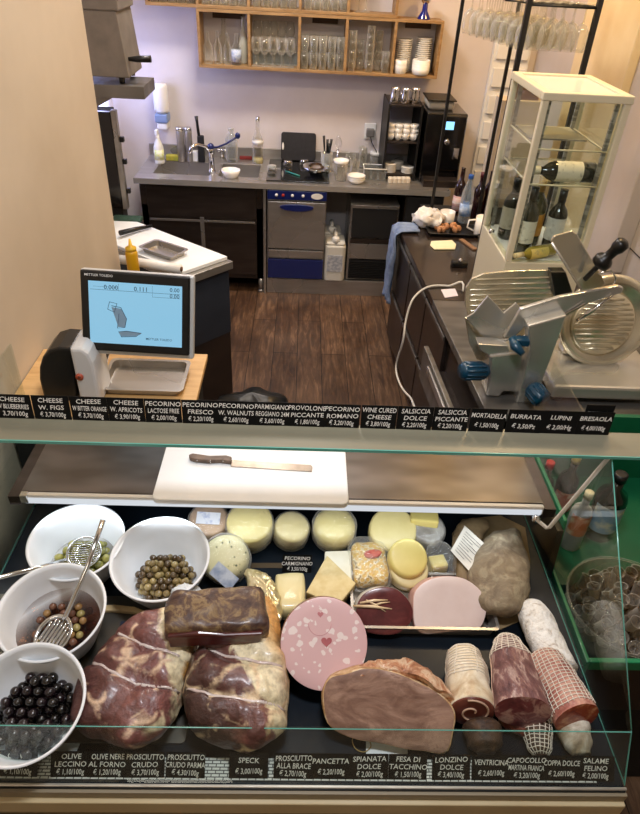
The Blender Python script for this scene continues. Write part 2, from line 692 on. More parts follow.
# ice maker
im = thing('ice_maker', 'stainless undercounter ice maker with dark hatch and black louvre grille', 'ice maker', (.44, 5.1, .13))
IX0, IX1 = .245, .62
B().box(IX0, IX1, YF + .05, YB - .08, .14, .76).done('body', 'steel', im, bevel=.004)
h_ = B().box(IX0 + .015, IX1 - .012, YF + .03, YF + .05, .50, .735).done('hatch', 'blackmat', im, bevel=.006)
B().box(IX0 + .01, IX1 - .01, YF + .025, YF + .05, .735, .76).done('hatch_rim', 'steel', h_, bevel=.003)
B().box(IX0 + .01, IX1 - .01, YF + .03, YF + .05, .455, .49).done('control_strip', 'steel_dark', im)
B().box(IX0 + .02, IX1 - .015, YF + .032, YF + .05, .325, .45).done('ice_bin_front', 'steel', im, bevel=.003)
g = B().box(IX0 + .015, IX1 - .012, YF + .04, YF + .05, .15, .315)
for k in range(10):
    g.box(IX0 + .02, IX1 - .018, YF + .03, YF + .044, .157 + k * .0155, .163 + k * .0155)
g.done('vent_grille', 'blackmat', im)
# cabinet under coffee machine
cc = thing('base_cabinet', 'dark metal base cabinet with door beneath the coffee machine', 'cabinet', (.8, 5.1, 0))
B().box(.655, .95, YF + .04, YB - .02, .13, .857).done('body', 'steel_dark', cc, bevel=.003)
B().box(.665, .94, YF + .02, YF + .038, .16, .84).done('door', 'blackmat', cc, bevel=.003)

# ---- small things on the far worktop, P(x, y, CT) gives their standing point
def at(px, py, z=CT):
    v_ = P(px, py, z)
    return (v_.x, v_.y, z)
def put(r, loc):
    r.location = loc
    return r

# faucet
r = thing('faucet', 'chrome mixer tap with long arched spout between the twin sinks', 'faucet')
B().lathe([(.03, 0), (.03, .012), (.022, .02), (.022, .13), (.026, .135), (.026, .17), (.012, .19)], n=16).done('body', 'chrome', r)
B().tube([(0, 0, .12), (-.03, -.02, .19), (-.09, -.06, .215), (-.13, -.1, .2), (-.145, -.11, .16)], [.012, .011, .011, .011, .013], 10).done('spout', 'chrome', r)
lv = B().tube([(.0, 0, .18), (.05, -.005, .185), (.12, -.01, .215), (.19, -.01, .26)], [.008, .007, .007, .008], 8).done('lever', 'bluenavy', r)
B().ball((.205, -.01, .275), .02, (1, .6, 1.2)).done('lever_grip', 'bluenavy', lv)
B().ball((0, 0, .185), .027).done('lever_hub', 'bluenavy', lv)
put(r, at(212, 172))
r = thing('side_tap', 'small chrome double tap behind the right sink basin', 'tap')
B().lathe([(.016, 0), (.016, .06), (.01, .07)], n=12).done('body', 'chrome', r)
for sx in (-1, 1):
    B().lathe([(.014, 0), (.016, .012), (.014, .028)], T=frame_T((sx * .012, 0, .06), (sx, 0, 0)), n=12).done('handle', 'chrome', r)
put(r, at(222, 158))
MAT['spray'] = mk('spray_white', '#e8e8dc', rough=.35)
MAT['spraylabel'] = mk('spray_label', '#d5dd6e', '#f2f2e4', sc=40, rough=.5)
r = thing('spray_bottle', 'white trigger spray bottle with yellow green label at the left end of sink', 'spray bottle')
B().lathe([(.036, 0), (.038, .01), (.038, .12), (.028, .15), (.015, .18), (.014, .215)], n=18).done('body', 'spray', r)
B().lathe([(.0388, .03), (.0388, .105)], n=18).done('printed_label', 'spraylabel', r)
tg = B().cbox((0, -.015, .235), (.022, .06, .035)).done('trigger_head', 'white', r, bevel=.006)
B().tube([(0, -.03, .225), (0, -.04, .19)], .005, 6).done('trigger', 'white', tg)
put(r, at(160, 163))
# wall soap dispenser
r = thing('towel_dispenser', 'white and pale blue dispenser fixed to back wall above the spray bottle', 'dispenser', (-1.24, 5.4, 1.15))
B().lathe([(.05, 1.24), (.056, 1.26), (.056, 1.42), (.05, 1.44)], (-1.24, 5.385, 0), 20).done('paper_roll', 'white', r)
B().box(-1.29, -1.19, 5.33, 5.457, 1.17, 1.235).done('holder', mk('pale_blue_plastic', '#7e93b8', rough=.4), r, bevel=.012)
B().box(-1.28, -1.2, 5.34, 5.457, 1.12, 1.17).done('nozzle_box', 'white', r, bevel=.012)
# sponges
r = B(); rbox(r, (0, 0, .02), (.12, .06, .04), .01)
tag(r.done('sponge', mk('yellow_sponge', '#b9a93f', '#8e9a3a', sc=30, rough=.9), loc=(0, 0, 0), bevel=.006), 'yellow green sponge lying beside spray bottle at sink', 'sponge').location = at(174, 160)
r = B(); rbox(r, (0, 0, .012), (.1, .05, .024), .01)
tag(r.done('scouring_cloth', mk('red_cloth', '#8c2f27', '#6e2320', sc=30, rough=.9), loc=(0, 0, 0), bevel=.004), 'small folded red cloth behind the right sink', 'cloth').location = at(246, 159)
# steel canisters
for i, px in enumerate((182, 190)):
    r = thing('steel_flask', ('left' if i == 0 else 'right') + ' one of two tall steel cylinders standing behind the sink', 'flask', group='tall steel cylinders behind the sink')
    B().lathe([(.027, 0), (.03, .004), (.03, .225), (.028, .23)], n=20).done('body', 'steel', r)
    B().lathe([(.031, .23), (.031, .25), (.025, .256)], n=20).done('lid', 'chrome', r)
    put(r, at(px, 161))
# knife and sharpener in block
r = thing('knife_stand', 'narrow black stand holding a long black handled tool behind the tap', 'knife stand')
B().cbox((0, 0, .1), (.05, .04, .2)).done('stand', 'blackmat', r, bevel=.006)
B().tube([(-.012, 0, .19), (-.02, .0, .30), (-.024, 0, .34)], [.012, .011, .014], 8).done('tool_handle', 'black', r)
put(r, at(202, 162))
r = B(); rbox(r, (0, 0, .04), (.045, .04, .08), .008)
tag(r.done('soap_box', 'white', loc=(0, 0, 0), bevel=.004), 'small white box standing behind the faucet', 'box').location = at(196, 161)

MAT['clearplastic'] = glassm('clear_plastic', '#dfe6e8', .5, .08, 1.3, .1)
def bottle(name, label, cat, prof, m_, loc, cap=None, capm='black', lab=None, labm=None, group=None, n=18, fill=None, fillm=None):
    r = thing(name, label, cat, group=group)
    B().lathe(prof, n=n).done('glass_body' if 'glass' in str(m_) else 'body', m_, r)
    if cap:
        B().lathe(cap, n=14).done('cap', capm, r)
    if lab:
        B().lathe([(lab[0], lab[1]), (lab[0], lab[2])], n=n).done('printed_label', labm, r)
    if fill:
        B().lathe(fill, n=n).done('contents', fillm, r)
    r.location = loc
    return r
MAT['papercream'] = mk('cream_paper', '#e6dfc8', '#b8ae96', sc=70, rough=.7, lo=.5, hi=.75)
bottle('carafe', 'clear plastic bottle without cap standing behind right sink', 'bottle', [(.045, 0), (.05, .01), (.05, .17), (.03, .21), (.022, .215), (.024, .25)], 'clearplastic', at(232, 161))
bottle('glass_bottle', 'tall clear swing top bottle with small white label beside the black hob', 'bottle', [(.04, 0), (.043, .01), (.043, .18), (.018, .24), (.014, .30), (.016, .32)], 'glass', at(258, 163),
       cap=[(.017, .32), (.018, .345), (.008, .35)], capm='chrome', lab=(.0438, .15, .175), labm='china', fill=[(.04, .004), (.041, .04)], fillm=mk('pale_yellow_liquid', '#c8c08a', rough=.1))
def bowl(name, label, cat, R1, R0, h, m_, loc, group=None, n=28, t_=.003):
    b_ = B().lathe([(R0 * .9, 0), (R0, .003), ((R0 + R1) / 2 * 1.04, h * .5), (R1, h), (R1 - t_, h), ((R0 + R1) / 2 * 1.04 - t_, h * .5), (R0 - t_, .006), (0.0001, .006)], n=n)
    o = tag(b_.done(name, m_, loc=(0, 0, 0)), label, cat, group)
    o.location = loc
    return o
bowl('small_bowl', 'small white china bowl on the edge between sink and worktop front', 'bowl', .072, .05, .055, 'china', at(231, 177))
# hob
hb = thing('induction_hob', 'black glass induction hob lying on worktop above the dishwasher', 'hob', (-.17, 5.1, CT))
B().box(-.405, .07, 4.87, 5.43, CT, CT + .012).done('glass_plate', mk('black_glass', '#050505', rough=.06, coat=.5), hb, bevel=.003)
# board leaning on wall
q0, q1 = Q(280, 163, 5.40), Q(316, 163, 5.40)
r = B(); pts = []
for sx, sz, a0 in ((1, 1, 0), (-1, 1, 90), (-1, -1, 180), (1, -1, 270)):
    for k in range(5):
        a = R(a0 + 22.5 * k)
        pts.append((sx * .12 + .02 * math.cos(a), 0, .11 + sz * .085 + .02 * math.sin(a)))
r.prism(pts, (0, .012, 0))
cbd = thing('black_chopping_board', 'black chopping board with handle slot leaning on back wall behind hob', 'chopping board')
r.done('board_panel', mk('black_board', '#19181a', '#242226', sc=30, rough=.55), cbd, bevel=.003)
hs_ = B(); hs_.prism([(-.125 + .008 * math.cos(a), -.0015, .11 + .028 * math.sin(a)) for a in [2 * PI * k / 14 for k in range(14)]], (0, .002, 0)); hs_.done('handle_slot', 'china', cbd)
cbd.location = ((q0.x + q1.x) / 2, 5.40, CT + .013)
cbd.rotation_euler = (R(-10), 0, 0)
# steel bowl on hob
bowl('steel_bowl', 'wide steel mixing bowl standing on the black hob', 'bowl', .11, .05, .06, 'chrome', at(316, 174, CT + .012))
tag(B().tube([(-.05, .05, .006), (.06, -.06, .006)], .005, 6).done('green_whisk', mk('teal_plastic', '#2f8f84', rough=.4), loc=(0, 0, 0)), 'thin teal green stirring stick lying on the black hob', 'stick').location = at(292, 174, CT + .012)
for i, (px, py, nm) in enumerate(((272, 171, 'small round glass pot nearest the left edge of the hob'), (288, 166, 'small glass pot at the rear centre of the hob'), (304, 165, 'small glass pot at rear right of the hob'))):
    r = thing('glass_pot', nm, 'pot')
    B().lathe([(.03, 0), (.034, .004), (.034, .028), (.03, .032)], n=18).done('jar_body', 'glass', r)
    B().lathe([(.033, .03), (.033, .042), (.01, .045)], n=18).done('lid', 'chrome' if i else 'clearplastic', r)
    put(r, at(px, py, CT + .012))
# utensil holder
r = thing('utensil_pot', 'tall clear pot holding black handled utensils right of the hob', 'utensil pot')
B().lathe([(.04, 0), (.045, .15), (.043, .15), (.038, .004)], n=18).done('pot', 'clearplastic', r)
put(r, at(326, 172)); ul = Vector(r.location)
for i, (dx, dy, hh) in enumerate(((-.02, 0, .27), (.0, .015, .24), (.02, -.01, .25), (.01, .02, .21))):
    u = thing('utensil', 'black handled kitchen utensil standing in the clear pot right of hob', 'utensil', group='utensils in the clear pot')
    B().tube([(dx * .5, dy * .5, .01), (dx, dy, hh * .6)], .003, 6).done('shaft', 'chrome', u)
    B().tube([(dx, dy, hh * .6), (dx * 1.5, dy * 1.5, hh)], [.006, .01], 8).done('handle', 'black', u)
    u.location = ul
r = thing('whisk', 'steel whisk and slicer leaning on the back wall beside utensil pot', 'whisk')
wb = B()
for k in range(6):
    a = PI * k / 6
    wb.tube([(.028 * math.cos(a) * math.sin(t_ * PI), .028 * math.sin(a) * math.sin(t_ * PI), .12 + .11 * t_ - (0 if t_ < 1 else 0)) for t_ in [j / 8 for j in range(9)]], .0012, 5)
wb.done('wires', 'chrome', r)
B().tube([(0, 0, 0), (0, 0, .13)], .008, 8).done('handle', 'chrome', r)
put(r, at(337, 166)); r.rotation_euler = (R(-8), 0, 0)
# glasses & bowls
def tumbler(name, label, cat, r0, r1, h, loc, group=None, m_='glass', n=14):
    o = tag(B().lathe([(r0, 0), (r1, h), (r1 - .002, h), (r0 - .002, .006), (.0001, .006)], n=n).done(name, m_, loc=(0, 0, 0)), label, cat, group)
    o.location = loc
    return o
g0 = tumbler('glass_jug', 'large ribbed glass tumbler holding a small white bowl on the worktop', 'glass', .045, .055, .13, at(340, 180))
bowl('nested_bowl', 'small white bowl sitting in the large glass right of the hob', 'bowl', .06, .035, .05, 'china', (g0.location.x, g0.location.y, CT + .10))
tumbler('water_glass', 'plain water glass standing between the large glass and plastic tub', 'glass', .03, .038, .12, at(354, 176))
tumbler('tall_glass', 'tall clear glass standing near back wall beside plastic tub', 'glass', .03, .034, .16, at(362, 167))
tumbler('stem_jar', 'short clear jar standing behind the large glass by the wall', 'jar', .04, .042, .09, at(350, 166))
for i in range(3):
    bowl('saucer_bowl', ('lowest', 'middle', 'topmost')[i] + ' of three stacked small white bowls before the plastic tub', 'bowl', .068, .04, .032, 'china', (at(356, 183)[0], at(356, 183)[1], CT + .014 * i), group='stack of small white bowls')
r = thing('plastic_tub', 'clear rectangular plastic tub on the worktop full of black lids', 'tub')
b_ = B()
for x0_, x1_, ya, yb in ((-.085, -.082, -.06, .06), (.082, .085, -.06, .06), (-.085, .085, -.06, -.057), (-.085, .085, .057, .06)):
    b_.box(x0_, x1_, ya, yb, 0, .085)
b_.box(-.085, .085, -.06, .06, 0, .003)
b_.done('tub_body', 'clearplastic', r)
B().tube([(-.088, -.063, .085), (.088, -.063, .085), (.088, .063, .085), (-.088, .063, .085)], .004, 6, closed=True).done('rim', 'white', r)
tp = at(374, 178); put(r, tp)
for k in range(9):
    o = tag(B().lathe([(.026, 0), (.026, .05), (.02, .052)], n=12).done('black_jar', 'black', loc=(0, 0, 0)), 'small black pot in the clear plastic tub', 'pot', 'black pots in the tub')
    o.location = (tp[0] + (k % 3 - 1) * .052, tp[1] + (k // 3 - 1) * .036, CT + .003); o.scale = (.65, .65, 1)
r = thing('lidded_tub', 'round white lidded tub behind the plastic tub near the wall', 'tub')
B().lathe([(.04, 0), (.045, .08)], n=18).done('body', 'clearplastic', r)
B().lathe([(.048, .08), (.048, .1), (.044, .104)], n=18).done('lid', 'white', r)
put(r, at(375, 165))
for i in range(5):
    o = B(); rbox(o, (0, 0, .017), (.032, .06, .034), .004)
    o = tag(o.done('sugar_box', mk('sachet_white', '#e8e2d4', '#cdbfa8', sc=40, rough=.6), loc=(0, 0, 0), bevel=.003), 'small white sachet box in the row before the cup rack', 'box', 'row of small white boxes')
    L = at(390 + i * 4.4, 182); o.location = (L[0], L[1], CT)
# socket
r = thing('power_socket', 'white double wall socket with grey plug and black cord left of cup rack', 'socket', (0, 0, 0))
q = Q(370, 131, YB)
B().box(q.x - .045, q.x + .045, YB - .012, YB, q.z - .06, q.z + .06).done('socket_plate', 'white', r, bevel=.004)
pl = B().box(q.x - .032, q.x + .032, YB - .06, YB - .012, q.z - .035, q.z + .025).done('plug', mk('grey_plug', '#6d6a66', rough=.5), r, bevel=.008)
B().tube([(q.x, YB - .05, q.z - .03), (q.x + .02, YB - .05, q.z - .08), (q.x + .06, YB - .04, q.z - .14), (q.x + .1, YB - .035, CT + .02)], .004, 6).done('cord', 'black', pl)

# ---------------------------------------------------------------- cup rack + coffee machine
rk = thing('cup_rack', 'black metal open rack of cups on the worktop beside coffee machine', 'rack')
RXa, RXb, RYa, RYb = .62, .86, 5.05, 5.42
zz = [CT + .0, CT + .27, CT + .53]
for x in (RXa, RXb):
    for y in (RYa, RYb):
        B().box(x - .008, x + .008, y - .008, y + .008, CT, CT + .54).done('post', 'blackmetal', rk)
B().box(RXa - .006, RXa - .002, RYa, RYb, CT + .01, CT + .54).done('side_panel', 'blackmetal', rk)
B().box(RXb + .002, RXb + .006, RYa, RYb, CT + .01, CT + .54).done('side_panel', 'blackmetal', rk)
for z_ in (CT + .03, CT + .27, CT + .525):
    B().box(RXa, RXb, RYa, RYb, z_, z_ + .012).done('shelf', 'steel_dark', rk, bevel=.002)
cup0 = None
for lev, z_ in enumerate((CT + .282,)):
    for i in range(4):
        for j in range(2):
            for k in range(3 if j == 0 else 2):
                if cup0 is None:
                    cup0 = thing('coffee_cup', 'white espresso cup stacked on middle shelf of the black rack', 'cup', group='cups on the rack shelf')
                    B().lathe([(.016, 0), (.026, .02), (.03, .05), (.028, .05), (.024, .02), (.0001, .004)], n=16).done('bowl', 'china', cup0)
                    B().tube([(.028, 0, .042), (.043, 0, .036), (.04, 0, .018), (.026, 0, .014)], .0035, 6).done('handle', 'china', cup0)
                    c_ = cup0
                else:
                    c_ = dup(cup0, (0, 0, 0))
                c_.location = (RXa + .035 + i * .057, RYa + .05 + j * .08, z_ + k * .034)
                c_.rotation_euler = (0, 0, -1.2 + .5 * ((i + k) % 3))
pl0 = None
for i in range(3):
    for k in range((7, 6, 5)[i]):
        o = B().lathe([(.03, 0), (.05, .006), (.048, .009), (.0001, .004)], n=20).done('saucer', 'china', loc=(0, 0, 0)) if pl0 is None else dup(pl0, (0, 0, 0))
        pl0 = pl0 or o
        tag(o, 'white saucer in one of the piles on the lowest rack shelf', 'saucer', 'saucers on the rack')
        o.location = (RXa + .055 + i * .07, RYa + .06 + (i % 2) * .1, CT + .042 + k * .0095)
jg = [(.66, .07, 'left one of the steel milk jugs on top of the cup rack'), (.735, .06, 'middle one of the steel milk jugs on top of cup rack'), (.81, .09, 'right one of the steel milk jugs on top of cup rack')]
for i, (x, dy, lb) in enumerate(jg):
    r = thing('milk_jug', lb, 'jug', group='steel jugs on the rack')
    B().lathe([(.034, 0), (.038, .01), (.035, .05), (.03, .085), (.034, .1), (.032, .1), (.028, .085), (.033, .05), (.0001, .005)], n=18).done('body', 'chrome', r)
    B().tube([(.03, 0, .085), (.062, 0, .08), (.06, 0, .03), (.036, 0, .02)], .004, 6).done('handle', 'chrome', r)
    r.location = (x, RYa + dy, CT + .537); r.rotation_euler = (0, 0, -.9 + i)
cm = thing('coffee_machine', 'black automatic coffee machine with lit blue display beside the cup rack', 'coffee machine', (1.0, 5.15, CT))
CX0, CX1 = .895, 1.2
MAT['glossblack'] = mk('gloss_black', '#08080a', rough=.18, coat=.5)
B().box(CX0, CX1, 5.02, 5.42, CT, CT + .5).done('housing', 'glossblack', cm, bevel=.012)
B().box(CX0 + .12, CX1 - .01, 4.995, 5.03, CT + .1, CT + .49).done('front_panel', 'glossblack', cm, bevel=.008)
B().box(CX0 + .145, CX0 + .205, 4.992, 4.996, CT + .395, CT + .45).done('display', emit('blue_screen', '#8fd2ff', 2.2), cm)
kn = B().lathe([(.02, 0), (.02, .012), (.016, .016)], T=frame_T((CX0 + .17, 4.996, CT + .31), (0, -1, 0))).done('dial', 'chrome', cm)
B().box(CX0 + .215, CX0 + .26, 4.94, 5.0, CT + .2, CT + .28).done('coffee_spout', 'chrome', cm, bevel=.006)
B().box(CX0 + .02, CX1 - .02, 4.9, 5.02, CT, CT + .05).done('drip_tray', 'steel_dark', cm, bevel=.004)
B().box(CX0 + .02, CX1 - .09, 5.12, 5.38, CT + .5, CT + .56).done('bean_hopper', glassm('smoky_plastic', '#3a302c', .6, .1, 1.4, .25), cm, bevel=.02)
B().box(CX0 + .01, CX1 - .08, 5.11, 5.39, CT + .56, CT + .57).done('hopper_lid', 'black', cm, bevel=.004)

# ================================================================== WALL SHELVES
MAT['oak'] = mk('warm_oak', '#a88558', '#8c6b42', sc=4, rough=.5, stretch=(2, 14, 14), bump=.05)
MAT['oakdark'] = mk('dark_stained_batten', '#4a3423', rough=.6)
def shelfunit(name, label, x0, x1, z0, z1, divs, open_right=False):
    r = thing(name, label, 'shelf unit', ((x0 + x1) / 2, 5.35, z0))
    w = .02
    B().box(x0, x1, 5.25, YB - .003, z0, z0 + w).done('bottom_board', 'oak', r, bevel=.002)
    B().box(x0, x1, 5.25, YB - .003, z1 - w, z1).done('top_board', 'oak', r, bevel=.002)
    B().box(x0, x0 + w, 5.25, YB - .003, z0 + w, z1 - w).done('side_board', 'oak', r, bevel=.002)
    B().box(x1 - w, x1, 5.25, YB - .003, z0 + w, z1 - w).done('side_board', 'oak', r, bevel=.002)
    for d_ in divs:
        B().box(d_ - w / 2, d_ + w / 2, 5.25, YB - .003, z0 + w, z1 - w).done('divider', 'oak', r, bevel=.002)
    return r
ZL0, ZL1 = 1.585, 1.955
dv = [-.546, -.186, .152, .499]
s1 = shelfunit('wooden_shelf', 'lower oak wall shelf of five open boxes holding bottles, glasses and plates', -.912, .838, ZL0, ZL1, dv)
ed = [-.912] + dv + [.838]
for i in (0, 2, 4):
    B().box(ed[i] + .09, ed[i + 1] - .06, YB - .02, YB - .003, ZL1 - .07, ZL1 - .022).done('hanging_batten', 'oakdark', s1)
s2 = shelfunit('wooden_shelf', 'upper oak wall shelf of glass boxes cut by the top of photo', -1.26, .50, ZL1 + .002, ZL1 + .37, [-.9, -.546, -.186, .152])

# contents lower unit
zb = ZL0 + .0205
gp = None
def wineglass(h=.19, rb=.036):
    r = thing('wine_glass', 'x', 'glass')
    B().shell([(.012, h * .42), (rb * .8, h * .5), (rb, h * .66), (rb * .78, h), (rb * .78 - .001, h)], n=16).done('bowl', 'glass', r)
    B().lathe([(.032, 0), (.03, .003), (.005, .01), (.0035, .03), (.0035, h * .4), (.012, h * .43)], n=14).done('stem', 'glass', r)
    return r
wg = wineglass()
used = False
def place(proto, loc, label, group, rot=None):
    global_used = proto.get('_u')
    if not global_used:
        proto['_u'] = 1
        o = proto
    else:
        o = dup(proto, loc)
    if '_u' in o and o is not proto:
        del o['_u']
    o.location = loc
    if rot is not None:
        o.rotation_euler = rot
    o['label'] = label
    if group:
        o['group'] = group
    return o
PROTOS = []
PROTOS.append(wg)
# bottles box
def bt(h, r_, x, dy, lb, m_='glass'):
    bottle('glass_bottle', lb, 'bottle', [(r_ * .9, 0), (r_, .008), (r_, h * .55), (r_ * .35, h * .75), (r_ * .32, h * .97), (r_ * .4, h)], m_, (x, 5.27 + dy, zb), n=16)
bt(.20, .033, -.85, .05, 'small clear bottle nearest the left side of bottle box on shelf')
bt(.21, .028, -.78, .05, 'slim clear bottle second from left in the wall shelf box')
bt(.20, .028, -.71, .05, 'slim clear bottle third from left in the wall shelf box')
bottle('glass_bottle', 'clear bottle with pale blue printed label in the wall shelf box', 'bottle', [(.034, 0), (.036, .008), (.036, .11), (.013, .15), (.012, .19), (.015, .2)], 'glass', (-.645, 5.32, zb), lab=(.0368, .02, .1), labm=mk('blue_white_label', '#8fa4c4', '#dfe3ea', sc=60, rough=.6), n=16)
bt(.30, .033, -.60, .13, 'tallest clear bottle at right of the bottle box on wall shelf', mk('frosted_glass', '#b9b7a6', rough=.3))
bt(.28, .045, -.74, .13, 'tall carafe standing behind the slim bottles on wall shelf')
# wine glasses box : two tiers (upper row inverted on board of glass)
for j in range(2):
    for i in range(5):
        place(wg, (-.50 + i * .062 + .01 * j, 5.3 + j * .085, zb), 'stemmed wine glass standing in second box of lower oak shelf', 'wine glasses in the oak shelf')
for i in range(5):
    place(wg, (-.495 + i * .06, 5.42, zb + .09), 'x', None)
TP = {}
def tum(h, r0, r1, m_='glass'):
    k = (h, r0, r1)
    if k not in TP:
        o = B().lathe([(r0, 0), (r1, h), (r1 - .002, h), (r0 - .002, .008), (.0001, .008)], n=14).done('tumbler', m_, loc=(0, 0, 0))
        TP[k] = tag(o, 'x', 'glass')
    return TP[k]
# box 3: tumblers in two layers
for lay in range(2):
    for j in range(2):
        for i in range(5):
            place(tum(.105, .027, .031), (-.145 + i * .066, 5.29 + j * .07, zb + lay * .106), 'straight clear tumbler stacked in the middle box of lower oak shelf', 'tumblers in the middle shelf box')
# box 4: stacks of jar glasses
for i, (x, n_) in enumerate(((.20, 4), (.265, 3), (.33, 5), (.395, 4), (.45, 2))):
    for k in range(n_):
        place(tum(.075, .026, .03), (x, 5.30 + .05 * (i % 2), zb + k * (.062 if n_ < 5 else .055)), 'short glass in the tall stacks of fourth box on oak shelf', 'stacked glasses in the fourth shelf box')
# box 5 plates
def plates(x, y, z, n_, r_, dz, lb, grp, proto=[None]):
    for k in range(n_):
        key = 'p%s' % r_
        if key not in TP:
            TP[key] = tag(B().lathe([(r_ * .6, 0), (r_, dz * .9), (r_ - .002, dz * 1.1), (r_ * .55, .003), (.0001, .003)], n=24).done('plate', 'china', loc=(0, 0, 0)), 'x', 'plate')
        place(TP[key], (x, y, z + k * dz), lb, grp)
plates(.585, 5.37, zb, 16, .06, .0135, 'white plate in the tall left pile of the plate box on oak shelf', 'left pile of plates')
plates(.735, 5.38, zb, 17, .062, .0135, 'white plate in the tall right pile of the plate box on shelf', 'right pile of plates')
for k in range(4):
    bowl('white_bowl', 'white bowl in the low front stack of plate box on oak shelf', 'bowl', .066, .06, .05, 'china', (.715, 5.29, zb + .016 * k + .0), group='front stack of bowls')
for k in range(2):
    bowl('white_cup', 'white cup in the front left corner of plate box on oak shelf', 'cup', .045, .042, .07, 'china', (.565, 5.29, zb + .02 * k), group='front cups in plate box')
# upper unit
zu = ZL1 + .0225
e2 = [-1.26, -.9, -.546, -.186, .152, .5]
for bi in range(5):
    for j in range(2):
        for i in range(5):
            x = e2[bi] + .055 + i * .063
            if bi in (0, 2):
                place(tum(.13, .026, .032), (x, 5.29 + .08 * j, zu), 'tall tumbler standing in a left box of the upper oak shelf', 'tall tumblers in the upper shelf')
            elif bi in (1, 3):
                place(tum(.1, .028, .03), (x, 5.29 + .08 * j, zu), 'short tumbler standing in upper oak shelf box', 'short tumblers in the upper shelf')
for x in (.23, .28):
    place(wg, (x, 5.33, zu), 'large stemmed glass alone in right box of upper oak shelf', 'stem glasses in the right upper box')
for o in list(COL.objects):
    if o.get('label') == 'x':
        o['label'] = 'stemmed wine glass in the raised back row of second shelf box'; o['group'] = 'raised wine glasses in the oak shelf'
# blue vase
r = thing('blue_vase', 'cobalt blue glass stand with chrome ball on top of the lower oak shelf', 'ornament')
B().lathe([(.05, 0), (.048, .006), (.02, .05), (.018, .09), (.012, .1)], n=18).done('base', mk('cobalt_glass', '#0a1c78', rough=.1, coat=.6), r)
B().ball((0, 0, .13), .04, n=18).done('ball', 'chrome', r)
r.location = (.70, 5.33, ZL1)
B().box(-.53, -.2, 5.39, 5.455, zb, zb + .089).done('riser', 'clearplastic', s1)
# the far kitchen was laid out from the worktop's left end; set it on the room axis
SHN = {'kitchen_worktop', 'sink_cabinet', 'support_post', 'plinth', 'dishwasher', 'canister', 'ice_maker', 'base_cabinet', 'towel_dispenser', 'induction_hob'}
STAY = {'cup_rack', 'coffee_cup', 'saucer', 'milk_jug', 'coffee_machine'}
for o in list(COL.objects):
    if o.parent is None and o.type in ('MESH', 'EMPTY') and o.get('kind') != 'structure' and o.name.split('.')[0] not in STAY and (o.name.split('.')[0] in SHN or (o.location.z > 1.5 and o.location.y > 5)):
        o.location.x += .134
# ================================================================== LEFT ALCOVE
# prep table (corners from its white top)
A_, B_, C_ = P(150, 226, .93).xy, P(228, 256, .93).xy, P(181, 272, .93).xy
u_ = (B_ - A_).normalized(); D_ = C_ - u_ * .62; A2 = B_ - u_ * .95
D2 = Vector((-1.52, 3.78)); A2 = Vector((-1.22, 4.12))
def quad(z, grow=0.0):
    c = (B_ + C_ + D2 + A2) / 4
    return [Vector((*(p + (p - c).normalized() * grow), z)) for p in (A2, B_, C_, D2)]
D2 = C_ - u_ * .95
A2 = B_ - u_ * .95
pt = thing('prep_table', 'dark blue sided prep table with steel rim behind the weighing scale', 'table', (B_.x, B_.y, 0))
B().prism(quad(.86, .03), (0, 0, .045)).done('table_rim', 'steel', pt, bevel=.003)
B().prism(quad(.45, .0), (0, 0, .41)).done('side_panels', mk('dark_blue_panel', '#2b3340', '#232a36', sc=4, rough=.5), pt)
B().prism(quad(.0, -.005), (0, 0, .45)).done('lower_cabinet', mk('brown_cabinet', '#2c211c', '#1e1613', sc=4, rough=.55), pt)
wbd = tag(B().prism(quad(.906, -.004), (0, 0, .022)).done('white_worktop_board', 'board', loc=(B_.x, B_.y, .906), bevel=.004), 'large white plastic board covering the prep table by the left wall', 'board')
zt = .929
r = thing('mustard_bottle', 'yellow squeeze bottle with nozzle standing on the white board', 'squeeze bottle')
B().lathe([(.028, 0), (.031, .008), (.031, .11), (.027, .125)], n=20).done('body', mk('mustard_yellow', '#d8a51c', rough=.35), r)
B().lathe([(.028, .125), (.028, .14), (.01, .15), (.005, .185)], n=16).done('nozzle_cap', mk('mustard_cap', '#e2b630', rough=.35), r)
put(r, at(134, 273, zt))
def traymesh(lx, ly, h, m_, parent=None, name='tray', lip=.014, t_=.003, round_=.02):
    b_ = B()
    def loop(x, y, z, rr):
        out = []
        for sx, sy, a0 in ((1, 1, 0), (-1, 1, 90), (-1, -1, 180), (1, -1, 270)):
            for k in range(5):
                a = R(a0 + 22.5 * k)
                out.append((sx * (x - rr) + rr * math.cos(a), sy * (y - rr) + rr * math.sin(a), z))
        return out
    L = [loop(lx / 2, ly / 2, h - .002, round_), loop(lx / 2, ly / 2, h, round_), loop(lx / 2 - lip, ly / 2 - lip, h, round_), loop(lx / 2 - lip - .006, ly / 2 - lip - .006, t_, round_),
         ]
    n = len(L[0])
    vs = sum(L, [])
    fs = []
    for i in range(3):
        for k in range(n):
            fs.append([i * n + k, i * n + (k + 1) % n, (i + 1) * n + (k + 1) % n, (i + 1) * n + k])
    fs.append([3 * n + k for k in range(n)])
    L2 = [loop(lx / 2, ly / 2, h - .002, round_), loop(lx / 2 - lip + .002, ly / 2 - lip + .002, h - .002, round_), loop(lx / 2 - lip - .004, ly / 2 - lip - .004, 0, round_)]
    b_.add(vs, fs)
    vs2 = sum(L2, [])
    f2 = []
    for i in range(2):
        for k in range(n):
            f2.append([i * n + (k + 1) % n, i * n + k, (i + 1) * n + k, (i + 1) * n + (k + 1) % n])
    f2.append([2 * n + k for k in range(n)][::-1])
    b_.add(vs2, f2)
    return b_.done(name, m_, parent, loc=None if parent else (0, 0, 0))
ang = math.atan2(u_.y, u_.x)
o = tag(traymesh(.25, .15, .03, 'steel', name='steel_tray'), 'small steel tray lying empty on the white prep board', 'tray')
